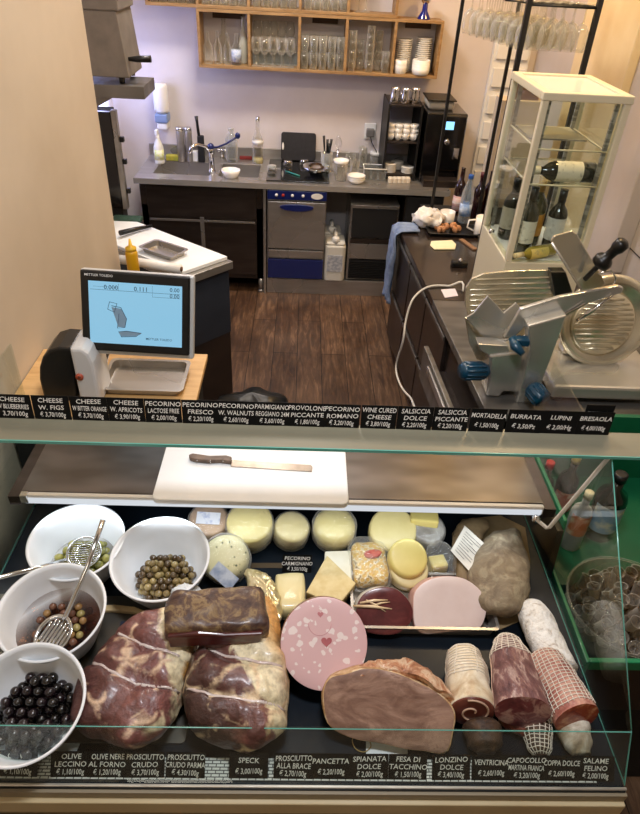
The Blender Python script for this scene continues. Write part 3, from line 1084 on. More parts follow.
L = P(164, 253, zt); o.location = (L.x, L.y, zt); o.rotation_euler = (0, 0, ang + .1)
r = thing('film_roll', 'long white roll of plastic film with brown core at board edge', 'film roll')
a_, b2 = P(118, 259, zt + .025), P(181, 269, zt + .025)
dv_ = (b2 - a_)
B().lathe([(.024, 0), (.024, dv_.length)], T=frame_T(a_, dv_), n=18).done('film', 'white', r)
B().lathe([(.012, 0), (.012, dv_.length + .006)], T=frame_T(a_, dv_), n=14).done('cardboard_core', mk('cardboard', '#6b4c30', rough=.8), r)
o = tag(B().tube([P(120, 233, zt + .03), P(136, 229, zt + .022), P(152, 226, zt + .015)], [.016, .014, .009], 8).done('paring_knife', 'black', loc=P(136, 229, zt)), 'black handled knife lying across the far corner of white board', 'knife')
o = tag(B().box(-1.17, -.99, 3.86, 3.96, .906, .935).done('green_cloth', mk('dark_green_cloth', '#27493a', '#1b352b', sc=40, rough=.8), loc=(-1.08, 3.9, .906), bevel=.01), 'dark green folded cloth at the far left end of prep table', 'cloth')
o.location.z = .0 + .906
_b = len(COL.objects)
_pre = set(COL.objects)
# shelf on the alcove wall with oven
sh = thing('steel_wall_shelf', 'thick steel bracket shelf on the left alcove wall carrying the toaster oven', 'shelf', (-1.3, 3.95, 1.63))
B().box(-1.528, -.92, 3.9, 4.2, 1.615, 1.68).done('shelf_board', 'steel_worn', sh, bevel=.003)
for y in (3.93, 4.0):
    B().prism([(-1.528, y, 1.614), (-1.10, y, 1.614), (-1.16, y, 1.58), (-1.5, y, 1.40), (-1.528, y, 1.40)], (0, .02, 0)).done('bracket', 'steel_worn', sh)
ov = thing('toaster_oven', 'worn steel cased countertop oven with black handle on the left wall shelf', 'oven', (-1.25, 4.1, 1.70))
MAT['ovenside'] = mk('worn_oven_grey', '#7a736a', '#8a8278', sc=9, rough=.5, metal=.5, bump=.05)
B().prism([(-1.50, 3.93, 1.715), (-1.0, 3.93, 1.715), (-1.03, 3.93, 2.03), (-1.50, 3.93, 2.03)], (0, .34, 0)).done('casing', 'ovenside', ov, bevel=.004)
B().box(-1.51, -1.015, 3.92, 4.28, 2.03, 2.085).done('top_cover', 'ovenside', ov, bevel=.006)
for x, y in ((-1.45, 3.97), (-1.05, 3.97), (-1.45, 4.22), (-1.05, 4.22)):
    B().lathe([(.015, 1.681), (.018, 1.715)], (x, y, 0), 12).done('foot', 'black', ov)
_h = [Q(x_, 59, 4.0) - Vector((.03, 0, 0)) for x_ in (128, 137, 151)]
B().tube(_h, [.01, .017, .018], 10).done('handle', 'black', ov)
# black cabinet below
bc = thing('black_oven', 'tall black fronted oven with steel edge and latches below the wall shelf', 'oven', (-1.3, 4.2, .906))
B().box(-1.52, -1.19, 4.13, 4.24, .0, 1.50).done('casing', 'blackmat', bc, bevel=.004)
d = B().box(-1.51, -1.175, 4.09, 4.13, .93, 1.50).done('door', 'glossblack', bc, bevel=.004)
B().box(-1.175, -1.145, 4.09, 4.14, .92, 1.51).done('door_edge', 'steel', d, bevel=.004)
for z_ in (1.02, 1.2, 1.33):
    B().box(-1.145, -1.12, 4.10, 4.13, z_, z_ + .03).done('latch', 'black', bc, bevel=.003)

for o in set(COL.objects) - _pre:
    if o.parent is None:
        o.location.x += .03
# bin bag
r = B()
ol = [(-.21 + .23 * math.cos(a), 2.52 + .17 * math.sin(a)) for a in [2 * PI * k / 12 for k in range(12)]]
blob(r, ol, 0, .60, 2.8, 16, .03, 9, n=48)
bb = r.done('bin_bag', mk('black_bag', '#0d1114', '#15191c', sc=14, rough=.35, bump=.5), loc=(-.21, 2.52, 0))
tag(bb, 'full black bin bag on the wooden floor just behind the card strip', 'bin bag')

# ================================================================== RIGHT COUNTER
E0, E1 = Vector((.626, 4.067)), Vector((.757, 2.0))
def ex(y):      # edge x at y
    return E0.x + (E1.x - E0.x) * (E0.y - y) / (E0.y - E1.y)
rc = thing('service_counter', 'dark refrigerated side counter with steel doors running down the right side', 'counter', (1.1, 3.0, 0))
B().prism([(ex(4.07), 4.07, .86), (XR - .09, 4.07, .86), (XR - .09, 3.0, .86), (ex(3.0), 3.0, .86)], (0, 0, .04)).done('dark_worktop', mk('dark_brown_top', '#1d1613', '#2a201a', sc=5, rough=.25, coat=.3), rc, bevel=.003)
B().box(.84, XR - .09, 4.072, 4.5, .86, .90).done('rear_worktop', 'blackmat', rc)
B().box(.88, XR - .1, 4.06, 4.48, 0, .858).done('rear_carcass', 'blackmat', rc)
B().prism([(ex(2.998), 2.998, .86), (XR - .09, 2.998, .86), (XR - .09, 2.02, .86), (ex(2.02), 2.02, .86)], (0, 0, .04)).done('steel_worktop', 'steel_worn', rc, bevel=.003)
B().prism([(ex(4.05) + .03, 4.05, .1), (XR - .1, 4.05, .1), (XR - .1, 2.05, .1), (ex(2.05) + .03, 2.05, .1)], (0, 0, .758)).done('carcass', 'steel_dark', rc)
B().prism([(ex(4.05) + .06, 4.05, 0), (XR - .1, 4.05, 0), (XR - .1, 2.05, 0), (ex(2.05) + .06, 2.05, 0)], (0, 0, .1)).done('plinth', 'blackmat', rc)
def facep(ya, yb, z0_, z1_, th=.02, off=.03):
    return [Vector((ex(y) + off, y, z)) for y, z in ((ya, z0_), (yb, z0_), (yb, z1_), (ya, z1_))]
for ya, yb in ((4.04, 3.60), (3.58, 3.16), (3.14, 2.72)):
    d = B().prism(facep(ya, yb, .47, .845), (-.02, 0, 0)).done('drawer', 'steel_dark', rc, bevel=.003)
    B().prism([v_ + Vector((-.021, 0, 0)) for v_ in facep(ya, yb, .815, .84)], (-.008, 0, 0)).done('pull_strip', 'steel_worn', d, bevel=.002)
    d = B().prism(facep(ya, yb, .12, .455), (-.02, 0, 0)).done('drawer', 'steel_dark', rc, bevel=.003)
    B().prism([v_ + Vector((-.021, 0, 0)) for v_ in facep(ya, yb, .425, .45)], (-.008, 0, 0)).done('pull_strip', 'steel_worn', d, bevel=.002)
# open drawer front end near the slicer
dr = thing('open_drawer', 'open steel drawer front jutting out below the slicer', 'drawer', (.62, 2.5, .7))
B().prism([v_ + Vector((-.10, 0, 0)) for v_ in facep(2.70, 2.1, .62, .80)], (-.025, 0, 0)).done('drawer_front', 'steel_worn', dr, bevel=.004)
B().prism([v_ + Vector((-.10, 0, 0)) for v_ in facep(2.69, 2.11, .63, .66)], (.12, 0, 0)).done('drawer_tray', 'steel_dark', dr)
B().prism([v_ + Vector((-.126, 0, 0)) for v_ in facep(2.55, 2.2, .74, .78)], (-.012, 0, 0)).done('handle', 'steel', dr, bevel=.004)
# cable
cpts = [(463, 291, .85), (448, 286, .79), (428, 287, .68), (413, 299, .60), (406, 320, .57), (403, 341, .56), (396, 366, .55), (400, 384, .56), (410, 397, .58), (424, 403, .62)]
cp3 = []
for x, y, X_ in cpts:
    d = ray(x, y); t_ = X_ / d.x
    p = CAM + d * t_
    if X_ > .62 or p.z > .9:
        p = P(x, y, .907) if x > 425 and y < 350 else p
    cp3.append(p)
sp = smoothloop(cp3, 60)[:-6]
r = tag(B().tube(sp, .0055, 8).done('power_cable', mk('cable_white', '#d9d3c6', rough=.45), loc=cp3[0]), 'thick white cable looping from the slicer counter down to the floor', 'cable')
# towel
MAT['denim'] = mk('blue_cloth', '#8595b0', '#6a7b99', sc=24, rough=.9, bump=.3)
b_ = B(); tv, tf = [], []
NX, NY = 26, 16
for i in range(NX + 1):
    s_ = i / NX * .62          # distance from back over top, then down
    for j in range(NY + 1):
        w = j / NY
        y = 4.075 - w * (.15 + .02 * math.sin(s_ * 9))
        edge = .13
        n_ = noise.noise(Vector((s_ * 9, w * 5, 1)))
        if s_ < edge:
            p = Vector((ex(y) + edge - s_ - .01, y, .907 + .010 * abs(n_) + .012 * abs(math.sin(w * 9))))
        else:
            dd = s_ - edge
            p = Vector((ex(y) - .028 - .018 * math.sin(w * 14 + 2) * min(1, dd * 6) - .012 * n_, y - dd * .1, .905 - dd))
        tv.append(p)
for i in range(NX):
    for j in range(NY):
        a = i * (NY + 1) + j
        tf.append([a, a + 1, a + NY + 2, a + NY + 1])
b_.add(tv, tf, 0, True)
o = b_.done('tea_towel', 'denim', loc=(.5, 4.0, .9))
md = o.modifiers.new('thickness', 'SOLIDIFY'); md.thickness = .004
tag(o, 'blue cloth towel draped over the far corner of dark counter', 'towel')
# tissue ball
zc = .9005
b_ = B(); c0 = P(428, 222, .93)
blob(b_, [(c0.x + (.10 + .02 * math.sin(3 * a)) * math.cos(a), c0.y + .07 * math.sin(a)) for a in [2 * PI * k / 14 for k in range(14)]], zc, .11, 2.2, 18, .028, 22, n=56)
tag(b_.done('crumpled_paper', mk('white_tissue', '#efeae2', '#ddd5ca', sc=30, rough=.85, bump=.4), loc=(c0.x, c0.y, zc)), 'crumpled white kitchen paper heap at the far end of dark counter', 'kitchen paper')
def mug(name, lb, loc, R_=.042, h=.09, rz=0, hs=1):
    r = thing(name, lb, 'mug')
    B().lathe([(R_ * .9, 0), (R_, .006), (R_, h), (R_ - .004, h), (R_ - .005, .008), (.0001, .008)], n=24).done('body', 'china', r)
    B().tube([(R_ - .002, 0, h * .82), (R_ + .03 * hs, 0, h * .78), (R_ + .034 * hs, 0, h * .4), (R_ - .002, 0, h * .2)], .006, 8).done('handle', 'china', r)
    put(r, loc); r.rotation_euler = (0, 0, rz)
mug('mug', 'white cup beside the crumpled kitchen paper on dark counter', at(446, 223, zc), .05, .08, 1.2)
mug('white_jug', 'white china jug with large handle close to the glass cabinet', at(480, 235, zc), .045, .12, PI, 1.4)
# tray with biscuits
o = tag(traymesh(.34, .2, .022, 'black', name='black_tray'), 'black rectangular tray of brown walnuts on the dark counter', 'tray')
L = P(452, 232, zc); o.location = (L.x, L.y, zc); tl_ = L
MAT['walnut'] = multi('walnut_brown', [(.3, '#7a4a2c'), (.5, '#b07a50'), (.7, '#d2a278')], 40, .7, .5)
wn = None
for k in range(16):
    a, q_ = random.uniform(0, 6.28), math.sqrt(random.random())
    if wn is None:
        wn = tag(B().ball((0, 0, 0), .02, (1.1, .9, .8), 12, amp=.3, fr=60).done('walnut', 'walnut', loc=(0, 0, 0)), 'brown walnut heaped on the black tray', 'walnut', 'walnuts on the black tray')
        o = wn
    else:
        o = dup(wn, (0, 0, 0))
    o.location = (tl_.x - .02 + .1 * q_ * math.cos(a), tl_.y + .01 + .05 * q_ * math.sin(a), zc + .019 + (.014 if q_ < .5 else 0))
    o.rotation_euler = (a, a * 2, a)
# bottles on counter
MAT['winered'] = mk('dark_red_wine_glass', '#1d0709', '#2a0b0e', sc=8, rough=.08, coat=.6)
MAT['darkglass'] = mk('dark_green_bottle', '#0b0f08', '#141a0d', sc=6, rough=.06, coat=.6)
WB = lambda h=.30, r_=.037: [(r_ * .9, 0), (r_, .008), (r_, h * .6), (r_ * .8, h * .68), (r_ * .4, h * .76), (r_ * .38, h * .98), (r_ * .45, h)]
bottle('wine_bottle', 'dark wine bottle with red and white label at back of dark counter', 'bottle', WB(.31), 'winered', at(456, 214, zc), lab=(.0376, .03, .13), labm=mk('red_white_label', '#a83232', '#e9e2d8', sc=14, rough=.6, stretch=(.2, .2, 3)))
bottle('water_bottle', 'clear blue plastic water bottle with blue cap and label', 'bottle', [(.035, 0), (.04, .01), (.04, .17), (.036, .2), (.016, .27), (.014, .285)], glassm('blue_plastic', '#b9d2ea', .5, .08, 1.3, .12), at(463, 222, zc), cap=[(.017, .285), (.017, .31), (.014, .312)], capm=mk('blue_cap', '#2c62b8', rough=.4), lab=(.0406, .05, .13), labm=mk('water_label', '#4f86c8', '#dfe9f2', sc=22, rough=.5))
bottle('wine_bottle', 'dark red bottle right of the blue water bottle on counter', 'bottle', WB(.30), 'winered', at(475, 218, zc), cap=[(.016, .27), (.016, .303)], capm=mk('maroon_foil', '#5a1622', rough=.4))
bottle('wine_bottle', 'dark bottle half hidden behind the glass cabinet on counter', 'bottle', WB(.30, .034), 'winered', at(484, 216, zc))
o = tag(B().prism([P(x, y, zc) for x, y in ((431, 242), (452, 241), (456, 245), (455, 250), (434, 250), (430, 246))], (0, 0, .008)).done('folded_napkin', mk('pale_yellow_paper', '#ebe5c0', '#e2daae', sc=6, rough=.8), loc=P(443, 246, zc), bevel=.004), 'folded pale yellow napkin lying on the dark counter top', 'napkin')
o = tag(B().prism([P(x, y, zc) for x, y in ((441, 290), (455, 289), (458, 296), (445, 298))], (0, 0, .003)).done('paper_slip', mk('white_pinkish_paper', '#efdfdb', rough=.8), loc=P(449, 293, zc)), 'small white paper slip on the steel part of the counter', 'paper')
r = thing('door_stop', 'small black and chrome catch lying near base of glass cabinet', 'catch')
B().cbox((0, 0, .015), (.09, .05, .03)).done('block', 'black', r, bevel=.006)
B().ball((.0, -.01, .038), .013).done('chrome_ball', 'chrome', r)
put(r, at(459, 266, zc))
r = tag(B().cbox((0, 0, .004), (.03, .17, .008), rz=.35).done('cardboard_strip', mk('tan_card', '#7d5f45', rough=.8), loc=(0, 0, 0)), 'narrow tan card strip lying beside the glass cabinet base', 'card'); r.location = at(468, 245, zc)

# ================================================================== GLASS RACK
gr = thing('glass_rack', 'black steel frame rack hanging wine glasses behind the glass cabinet', 'rack', (.95, 3.85, .9))
F0, F1, F2, F3 = (1.03, 3.5), (1.36, 3.5), (.862, 4.2), (1.18, 4.2)
ztop = 2.185
for x, y in (F0, F1, F2, F3):
    rr = .012 if y < 4 else .009
    B().box(x - rr, x + rr, y - rr, y + rr, .9005, ztop + .25).done('post', 'blackmetal', gr)
b_ = B()
for k in range(14):
    f = k / 13
    a = Vector((F0[0] + (F1[0] - F0[0]) * f, 3.5, ztop)); c_ = Vector((F2[0] + (F3[0] - F2[0]) * f, 4.2, ztop))
    b_.tube([a, c_], .0035, 5)
for y, xa, xb in ((3.5, F0[0], F1[0]), (3.73, .975, 1.30), (3.96, .92, 1.24), (4.2, F2[0], F3[0])):
    b_.tube([(xa, y, ztop - .004), (xb, y, ztop - .004)], .006, 6)
    b_.tube([(xa, y, ztop + .035), (xb, y, ztop + .035)], .004, 6)
b_.tube([(F0[0], 3.5, ztop + .035), (F2[0], 4.2, ztop + .035)], .004, 6).tube([(F1[0], 3.5, ztop + .035), (F3[0], 4.2, ztop + .035)], .004, 6)
b_.done('wire_shelf', 'blackmetal', gr)
hg = thing('hanging_wine_glass', 'stemmed wine glass hanging upside down from the black rack', 'glass', group='glasses hanging in the rack')
B().shell([(.001, -.075), (.02, -.082), (.036, -.105), (.041, -.13), (.038, -.165), (.031, -.195), (.030, -.195)], n=18).done('bowl', 'glass', hg)
B().lathe([(.034, .006), (.032, .002), (.006, -.004), (.0035, -.02), (.0035, -.06), (.008, -.078)], n=14).done('stem', 'glass', hg)
first = True
for row in range(6):
    for k in range(8):
        f = (row + .5) / 6; g_ = (k + .3) / 8
        xx = F0[0] + (F2[0] - F0[0]) * g_ + (F1[0] - F0[0]) * f
        yy = 3.53 + .66 * g_
        o = hg if first else dup(hg, (0, 0, 0)); first = False
        o.location = (xx, yy, ztop + .002); o.rotation_euler = (0, 0, k + row)
tag(B().box(1.32, 1.48, 4.4, 4.5, 1.62, 1.72).done('wooden_box', mk('brown_box', '#8a6236', '#6c4a28', sc=5, rough=.6), loc=(1.4, 4.45, 1.62), bevel=.004), 'small brown wooden box on ledge behind the hanging glasses', 'box')
# white louvred panel on back wall
lp = thing('louvred_panel', 'white slatted panel on back wall seen behind the black rack', 'panel', (1.5, YB - .03, 0))
B().box(1.40, 1.68, YB - .05, YB - .003, .1, 1.92).done('frame', 'white', lp, bevel=.003)
for k in range(9):
    B().box(1.42, 1.66, YB - .075, YB - .05, .2 + k * .19, .2 + k * .19 + .13).done('slat', 'white', lp, bevel=.004)
tag(B().box(1.24, 1.55, 4.36, 4.52, 1.0, 1.62).done('dark_column', 'wall_cream', loc=(1.4, 4.45, 1.0)), 'low cream painted pier behind the hanging glasses', 'pier')

# ================================================================== VITRINE
vt = thing('glass_cabinet', 'cream framed glass display cabinet of wine bottles on the right counter', 'display cabinet', (1.0, 2.9, .9))
VX0, VX1, VY0, VY1, VZ0, VZ1 = .908, 1.254, 2.65, 3.12, .901, 1.954
MAT['galv'] = mk('slotted_grey_rail', '#a7a49a', '#7c7a72', sc=60, rough=.5, metal=.3, stretch=(.1, .1, 1), lo=.48, hi=.52)
w = .026
B().box(VX0, VX1, VY0, VY1, VZ0, 1.27).done('base_panel', 'cream_paint', vt, bevel=.004)
for x in (VX0, VX1 - w):
    for y in (VY0, VY1 - w):
        B().box(x, x + w, y, y + w, 1.27, VZ1 - .03).done('corner_post', 'cream_paint', vt, bevel=.003)
tb = B().box(VX0 - .004, VX1 + .004, VY0 - .004, VY0 + .03, VZ1 - .03, VZ1).box(VX0 - .004, VX1 + .004, VY1 - .03, VY1 + .004, VZ1 - .03, VZ1)
tb.box(VX0 - .004, VX0 + .03, VY0 + .03, VY1 - .03, VZ1 - .03, VZ1).box(VX1 - .03, VX1 + .004, VY0 + .03, VY1 - .03, VZ1 - .03, VZ1)
tb.done('top_frame', 'cream_paint', vt, bevel=.004)
B().box(VX0 + .03, VX1 - .03, VY0 + .03, VY1 - .03, VZ1 - .012, VZ1 - .008).done('top_glass', glassm('top_glass_sheen', '#f4f0e4', .3, .06, 1.5, .06), vt)  # pale diffuse mix stands in for the bright reflection on the pane
B().box(VX0 + w, VX1 - w, VY0 + .008, VY0 + .012, 1.27, VZ1 - .03).done('front_glass', 'pane', vt)
B().box(VX0 + .008, VX0 + .012, VY0 + w, VY1 - w, 1.27, VZ1 - .03).done('side_glass', 'pane', vt)
B().box(VX1 - .012, VX1 - .008, VY0 + w, VY1 - w, 1.27, VZ1 - .03).done('side_glass', 'pane', vt)
B().box(VX0 + w, VX1 - w, VY1 - .012, VY1 - .008, 1.27, VZ1 - .03).done('back_glass', 'pane', vt)
for x, y in ((VX0 + .03, VY0 + .03), (VX1 - .045, VY0 + .03), (VX0 + .03, VY1 - .045), (VX1 - .045, VY1 - .045)):
    B().box(x, x + .015, y, y + .015, 1.27, VZ1 - .03).done('slotted_rail', 'galv', vt)
def wire(z):
    b_ = B().tube([(VX0 + .03, VY0 + .03, z), (VX1 - .03, VY0 + .03, z), (VX1 - .03, VY1 - .03, z), (VX0 + .03, VY1 - .03, z)], .004, 6, closed=True)
    b_.box(VX0 + .034, VX1 - .034, VY0 + .034, VY1 - .034, z - .002, z + .002, 1)
    return b_
wire(1.60).done('glass_shelf', ['cream_paint', 'pane'], vt)
b_ = B().tube([(VX0 + .03, VY0 + .03, 1.74), (VX1 - .03, VY0 + .03, 1.74), (VX1 - .03, VY1 - .03, 1.74), (VX0 + .03, VY1 - .03, 1.74)], .004, 6, closed=True)
b_.box(VX0 + .05, VX1 - .05, VY0 + .2, VY1 - .04, 1.738, 1.744, 1)
b_.done('upper_shelf', ['cream_paint', 'galv'], vt)
B().box(VX0 + .03, VX1 - .03, VY0 + .03, VY1 - .03, 1.2705, 1.277).done('floor_plate', 'white', vt)
B().lathe([(.008, 0), (.012, .02), (.0001, .024)], T=frame_T((VX0, VY0 + .26, 1.31), (-1, 0, 0)), n=14).done('knob', 'chrome', vt)
# bottles inside
def wine(loc, lb, foil='#0d0d0d', labc='#e9e2d0', gl='darkglass', h=.29, r_=.041, rot=None, lz=(.05, .15), la=(170, 330)):
    r = thing('wine_bottle', lb, 'bottle')
    B().lathe(WB(h, r_), n=22).done('body', gl, r)
    B().lathe([(r_ * .42, h * .8), (r_ * .42, h * 1.0), (r_ * .2, h * 1.004)], n=16).done('foil', mk('foil' + foil, foil, rough=.35, coat=.3), r)
    B().arc(r_ + .0006, lz[0], lz[1], *la).done('printed_label', mk('label' + labc, labc, '#8d8672', sc=60, rough=.6, lo=.55, hi=.8), r)
    r.location = loc
    if rot: r.rotation_euler = rot
    return r
zf = 1.2775
wine((1.003, 2.76, zf), 'dark wine bottle with cream label at left front inside glass cabinet')
wine((1.065, 2.86, zf), 'green sparkling wine bottle with gold foil and amber label in cabinet', '#b08a3e', '#c98a2a', mk('olive_bottle_glass', '#27290d', '#3a3a14', sc=6, rough=.06, coat=.6), .305, .043)
wine((1.15, 2.81, zf), 'dark wine bottle with white label at right inside glass cabinet', '#101010', '#d9d8d2', h=.27)
wine((.975, 2.93, zf), 'dark bottle with black neck at rear left inside glass cabinet', '#151515', '#c9c3b0', h=.28)
rr = wine((.86, 2.74, 1.6415), 'black wine bottle with cream label lying on its side on cabinet shelf', '#efe8cf', '#e9e0c8', lz=(.06, .17), la=(-150, 60))
rr.rotation_euler = (0, R(90), 0); rr.location = (1.225, 2.74, 1.642); rr.rotation_euler = (0, R(-90), 0)
rr = wine((.93, 2.71, zf), 'yellowish bottle lying on the cabinet floor beside standing wine', '#d9c890', '#d9c46a', mk('yellow_bottle', '#8a7c2c', '#a89438', sc=8, rough=.1, coat=.5), .22, .028)
rr.location = (1.135, 2.725, zf + .029); rr.rotation_euler = (0, R(-90), R(25))
# ================================================================== SLICER
sl = thing('meat_slicer', 'large cast aluminium meat slicer with ribbed plates on the right counter', 'meat slicer', (1.1, 2.25, .9))
def pp(pts, Y, th, Ytop=None, pyt=None):
    """outline given by its points on the plane at distance Y, th thick away from the viewer"""
    return [Q(x, y, Y) for x, y in pts], (0, th, 0)
MAT['slic'] = steel('slicer_aluminium', '#dcdad2', '#c8c5bc', 0.26, (2, 2, 2), 5, 0, .75)
MAT['slicwarm'] = steel('slicer_warm_sheen', '#eae3cc', '#dad2b8', 0.22, (2, 2, 2), 5, 0, .75)  # cream of the warm lamp's reflection put into the plate colour
MAT['knobblue'] = mk('petrol_blue_plastic', '#0c3f58', rough=.3, coat=.3)
B().box(1.03, 1.50, 2.10, 2.50, .925, .985).done('base', 'slic', sl, bevel=.012)
for x, y in ((1.07, 2.14), (1.46, 2.14), (1.07, 2.46), (1.46, 2.46)):
    B().lathe([(.022, .901), (.026, .926)], (x, y, 0), 14).done('foot', 'black', sl)
# blade guard disk
c = Q(607, 322, 2.32)
ax = Vector((.05, -1, .22)).normalized()
T = frame_T(c, ax)
dg_ = B().lathe([(.10, -.03), (.185, -.03), (.195, -.015), (.195, .0), (.185, .008), (.16, .01), (.155, .004), (.0001, .004)], T=T, n=56)
disk = dg_.done('blade_guard', 'slicwarm', sl)
cc2 = c + ax * .012 + Vector((-.02, 0, -.005))
T2 = frame_T(cc2, ax)
pl_ = B().lathe([(.0001, -.012), (.13, -.012), (.135, 0), (.128, .008), (.0001, .008)], T=T2, n=48)
for k in range(11):
    yy = -.105 + k * .021
    hw = math.sqrt(max(0, .122 ** 2 - yy ** 2))
    pl_.tube([T2 @ Vector((-hw, yy, .009)), T2 @ Vector((hw, yy, .009))], .0042, 6)
pl_.done('ribbed_plate', 'slicwarm', sl)
# stem carrying the disk
b_ = B(); b_.prism([Vector((1.14, 2.34, .986)), Vector((1.36, 2.34, .986)), Vector((1.30, 2.34, 1.14)), Vector((1.18, 2.34, 1.14))], (0, .08, 0)); b_.done('blade_housing', 'slic', sl, bevel=.01)
# left ribbed food table
out = []
tl0, tr0, br0, bl0 = (468, 276), (557, 269), (557, 316), (466, 322)
pts = [(557, 270), (557, 318), (478, 322), (468, 316), (465, 304), (466, 288), (472, 279), (484, 274), (510, 271)]
v_, t_ = pp(pts, 2.42, .014)
b_ = B().prism(v_, t_)
for k in range(8):
    y = 279 + k * 5.2
    b_.tube([Q(470 if 1 < k < 7 else 476, y + .6, 2.418), Q(552, y - 1.5, 2.418)], .0042, 6)
b_.done('food_table', 'slicwarm', sl, bevel=.003)
# handle plate
v_, t_ = pp([(551, 241), (554, 236), (572, 231), (577, 234), (606, 283), (600, 290), (586, 293), (581, 291)], 2.27, .012)
b_ = B().prism(v_, t_); b_.done('handle_plate', 'slicwarm', sl, bevel=.004)
B().tube([Q(552, 243, 2.26), Q(583, 292, 2.26)], .005, 8).done('plate_rim', 'slic', sl)
# black block put in for the shade of the gap behind
v_, t_ = pp([(551, 272), (566, 272), (574, 296), (556, 300)], 2.36, .05)
B().prism(v_, t_).done('gap_shade_block', 'black', sl, bevel=.004)
# black grip
a, b2, c3 = Q(585, 279, 2.24), Q(602, 262, 2.20), Q(622, 244, 2.17)
kb = B().tube([a, b2], .010, 10)
d_ = (c3 - b2)
kb.lathe([(.012, -.02), (.034, -.012), (.036, .01), (.03, .02), (.018, .03), (.019, .06), (.026, .075), (.026, .10), (.015, .11)], T=frame_T(b2, d_), n=22)
kb.done('grip', 'black', sl)
# saw toothed pusher
v_, t_ = pp([(466, 318), (474, 313), (488, 296), (504, 313), (516, 303), (522, 309), (502, 339), (487, 342)], 2.21, .010)
B().prism(v_, t_).done('toothed_pusher', 'slic', sl, bevel=.003)
v_, t_ = pp([(504, 338), (521, 309), (560, 297), (618, 286), (624, 288), (622, 293), (590, 303), (566, 317), (530, 322), (514, 338)], 2.16, .02)
B().prism(v_, t_).done('pusher_arm', 'slic', sl, bevel=.004)
v_, t_ = pp([(465, 318), (475, 318), (488, 341), (505, 342), (512, 347), (486, 362), (477, 360), (469, 343)], 2.24, .012)
B().prism(v_, t_).done('carriage_wing', 'slicwarm', sl, bevel=.003)
B().tube([Q(487, 341, 2.2), Q(520, 338, 2.17), Q(585, 303, 2.15)], .004, 6).done('rod', 'chrome', sl)
B().tube([Q(577, 321, 2.17), Q(590, 312, 2.16), Q(613, 295, 2.15)], [.008, .008, .004], 10).done('spring_rod', 'chrome', sl)
B().tube([Q(598, 274, 2.24), Q(611, 270, 2.24), Q(616, 278, 2.24), Q(613, 286, 2.24)], .004, 6).done('wire_guard', 'chrome', sl)
# column
v_, t_ = pp([(528, 326), (567, 315), (560, 335), (534, 404), (516, 403), (524, 376), (530, 350)], 2.10, .07)
B().prism(v_, t_).done('column', 'slic', sl, bevel=.006)
v_, t_ = pp([(490, 356), (522, 352), (524, 376), (519, 392), (503, 392), (500, 397), (486, 396), (489, 378)], 2.13, .10)
B().prism(v_, t_).done('carriage_block', 'slic', sl, bevel=.008)
v_, t_ = pp([(478, 344), (508, 346), (510, 353), (490, 356), (480, 350)], 2.14, .06)
B().prism(v_, t_).done('slide_plate', 'slic', sl, bevel=.003)
def knob(a, b2, r_, name='knob'):
    d_ = b2 - a
    L_ = d_.length
    b_ = B().lathe([(r_ * .6, 0), (r_ * .9, L_ * .1), (r_, L_ * .2), (r_, L_ * .9), (r_ * .85, L_), (.0001, L_)], T=frame_T(a, d_), n=24)
    T_ = frame_T(a, d_)
    for k in range(12):
        t2 = 2 * PI * k / 12
        b_.tube([T_ @ Vector((r_ * math.cos(t2), r_ * math.sin(t2), L_ * .22)), T_ @ Vector((r_ * math.cos(t2), r_ * math.sin(t2), L_ * .9))], r_ * .14, 5)
    return b_.done(name, 'knobblue', sl)
knob(Q(488, 371, 2.15), Q(461, 371, 2.12), .034, 'blue_knob')
knob(Q(531, 386, 2.09), Q(543, 401, 2.02), .036, 'blue_knob')
B().tube([Q(512, 338, 2.12), Q(515, 346, 2.09), Q(523, 354, 2.06)], [.014, .02, .012], 10).done('blue_lever', 'knobblue', sl)
B().cbox(Q(521, 341, 2.12), (.06, .04, .03)).done('blue_bracket', 'knobblue', sl, bevel=.006)
B().box(.86, .96, 2.2, 2.4, .9015, .935).done('sharpener_tray', 'steel_dark', sl, bevel=.004)

# ================================================================== SCALE
sc_s = thing('weighing_scale', 'retail weighing scale with tilted lit touch screen by the left wall', 'weighing scale', (-.7, 1.85, 1.10))
TLp, TRp, BRp, BLp = Q(75, 269, 1.86), Q(188, 277, 1.86), Q(191, 356, 1.78), Q(87, 350, 1.78)
cx_ = (TLp + TRp + BRp + BLp) / 4
exv = ((TRp - TLp) + (BRp - BLp)) / 2; eyv = ((TLp - BLp) + (TRp - BRp)) / 2
W_, H_ = exv.length, eyv.length
ex_ = exv.normalized(); nz = ex_.cross(eyv).normalized(); ey_ = nz.cross(ex_)
TS = Matrix.Identity(4)
for i in range(3):
    TS[i][0], TS[i][1], TS[i][2], TS[i][3] = ex_[i], ey_[i], nz[i], cx_[i]
b_ = B().box(-W_ / 2, W_ / 2, -H_ / 2, H_ / 2, -.03, 0, T=TS)
scr = b_.done('monitor', 'black', sc_s, bevel=.006)
B().box(-W_ / 2 - .003, W_ / 2 + .012, -H_ / 2 - .014, H_ / 2 + .003, -.042, -.012, T=TS).done('monitor_casing', mk('silver_casing', '#c5c6c4', rough=.35, metal=.3), sc_s, bevel=.008)
m, t, bsdf = nt('lit_screen')
bsdf.inputs['Base Color'].default_value = (0, 0, 0, 1)
bsdf.inputs['Emission Color'].default_value = lin('#9cd8f8'); bsdf.inputs['Emission Strength'].default_value = 1.0
bsdf.inputs['Roughness'].default_value = .2
MAT['screen'] = m
sx0, sx1, sy0, sy1 = -W_ * .425, W_ * .43, -H_ * .395, H_ * .375
disp = B().box(sx0, sx1, sy0, sy1, .0003, .0012, T=TS).done('display', 'screen', sc_s)
org = Vector(sc_s.location)
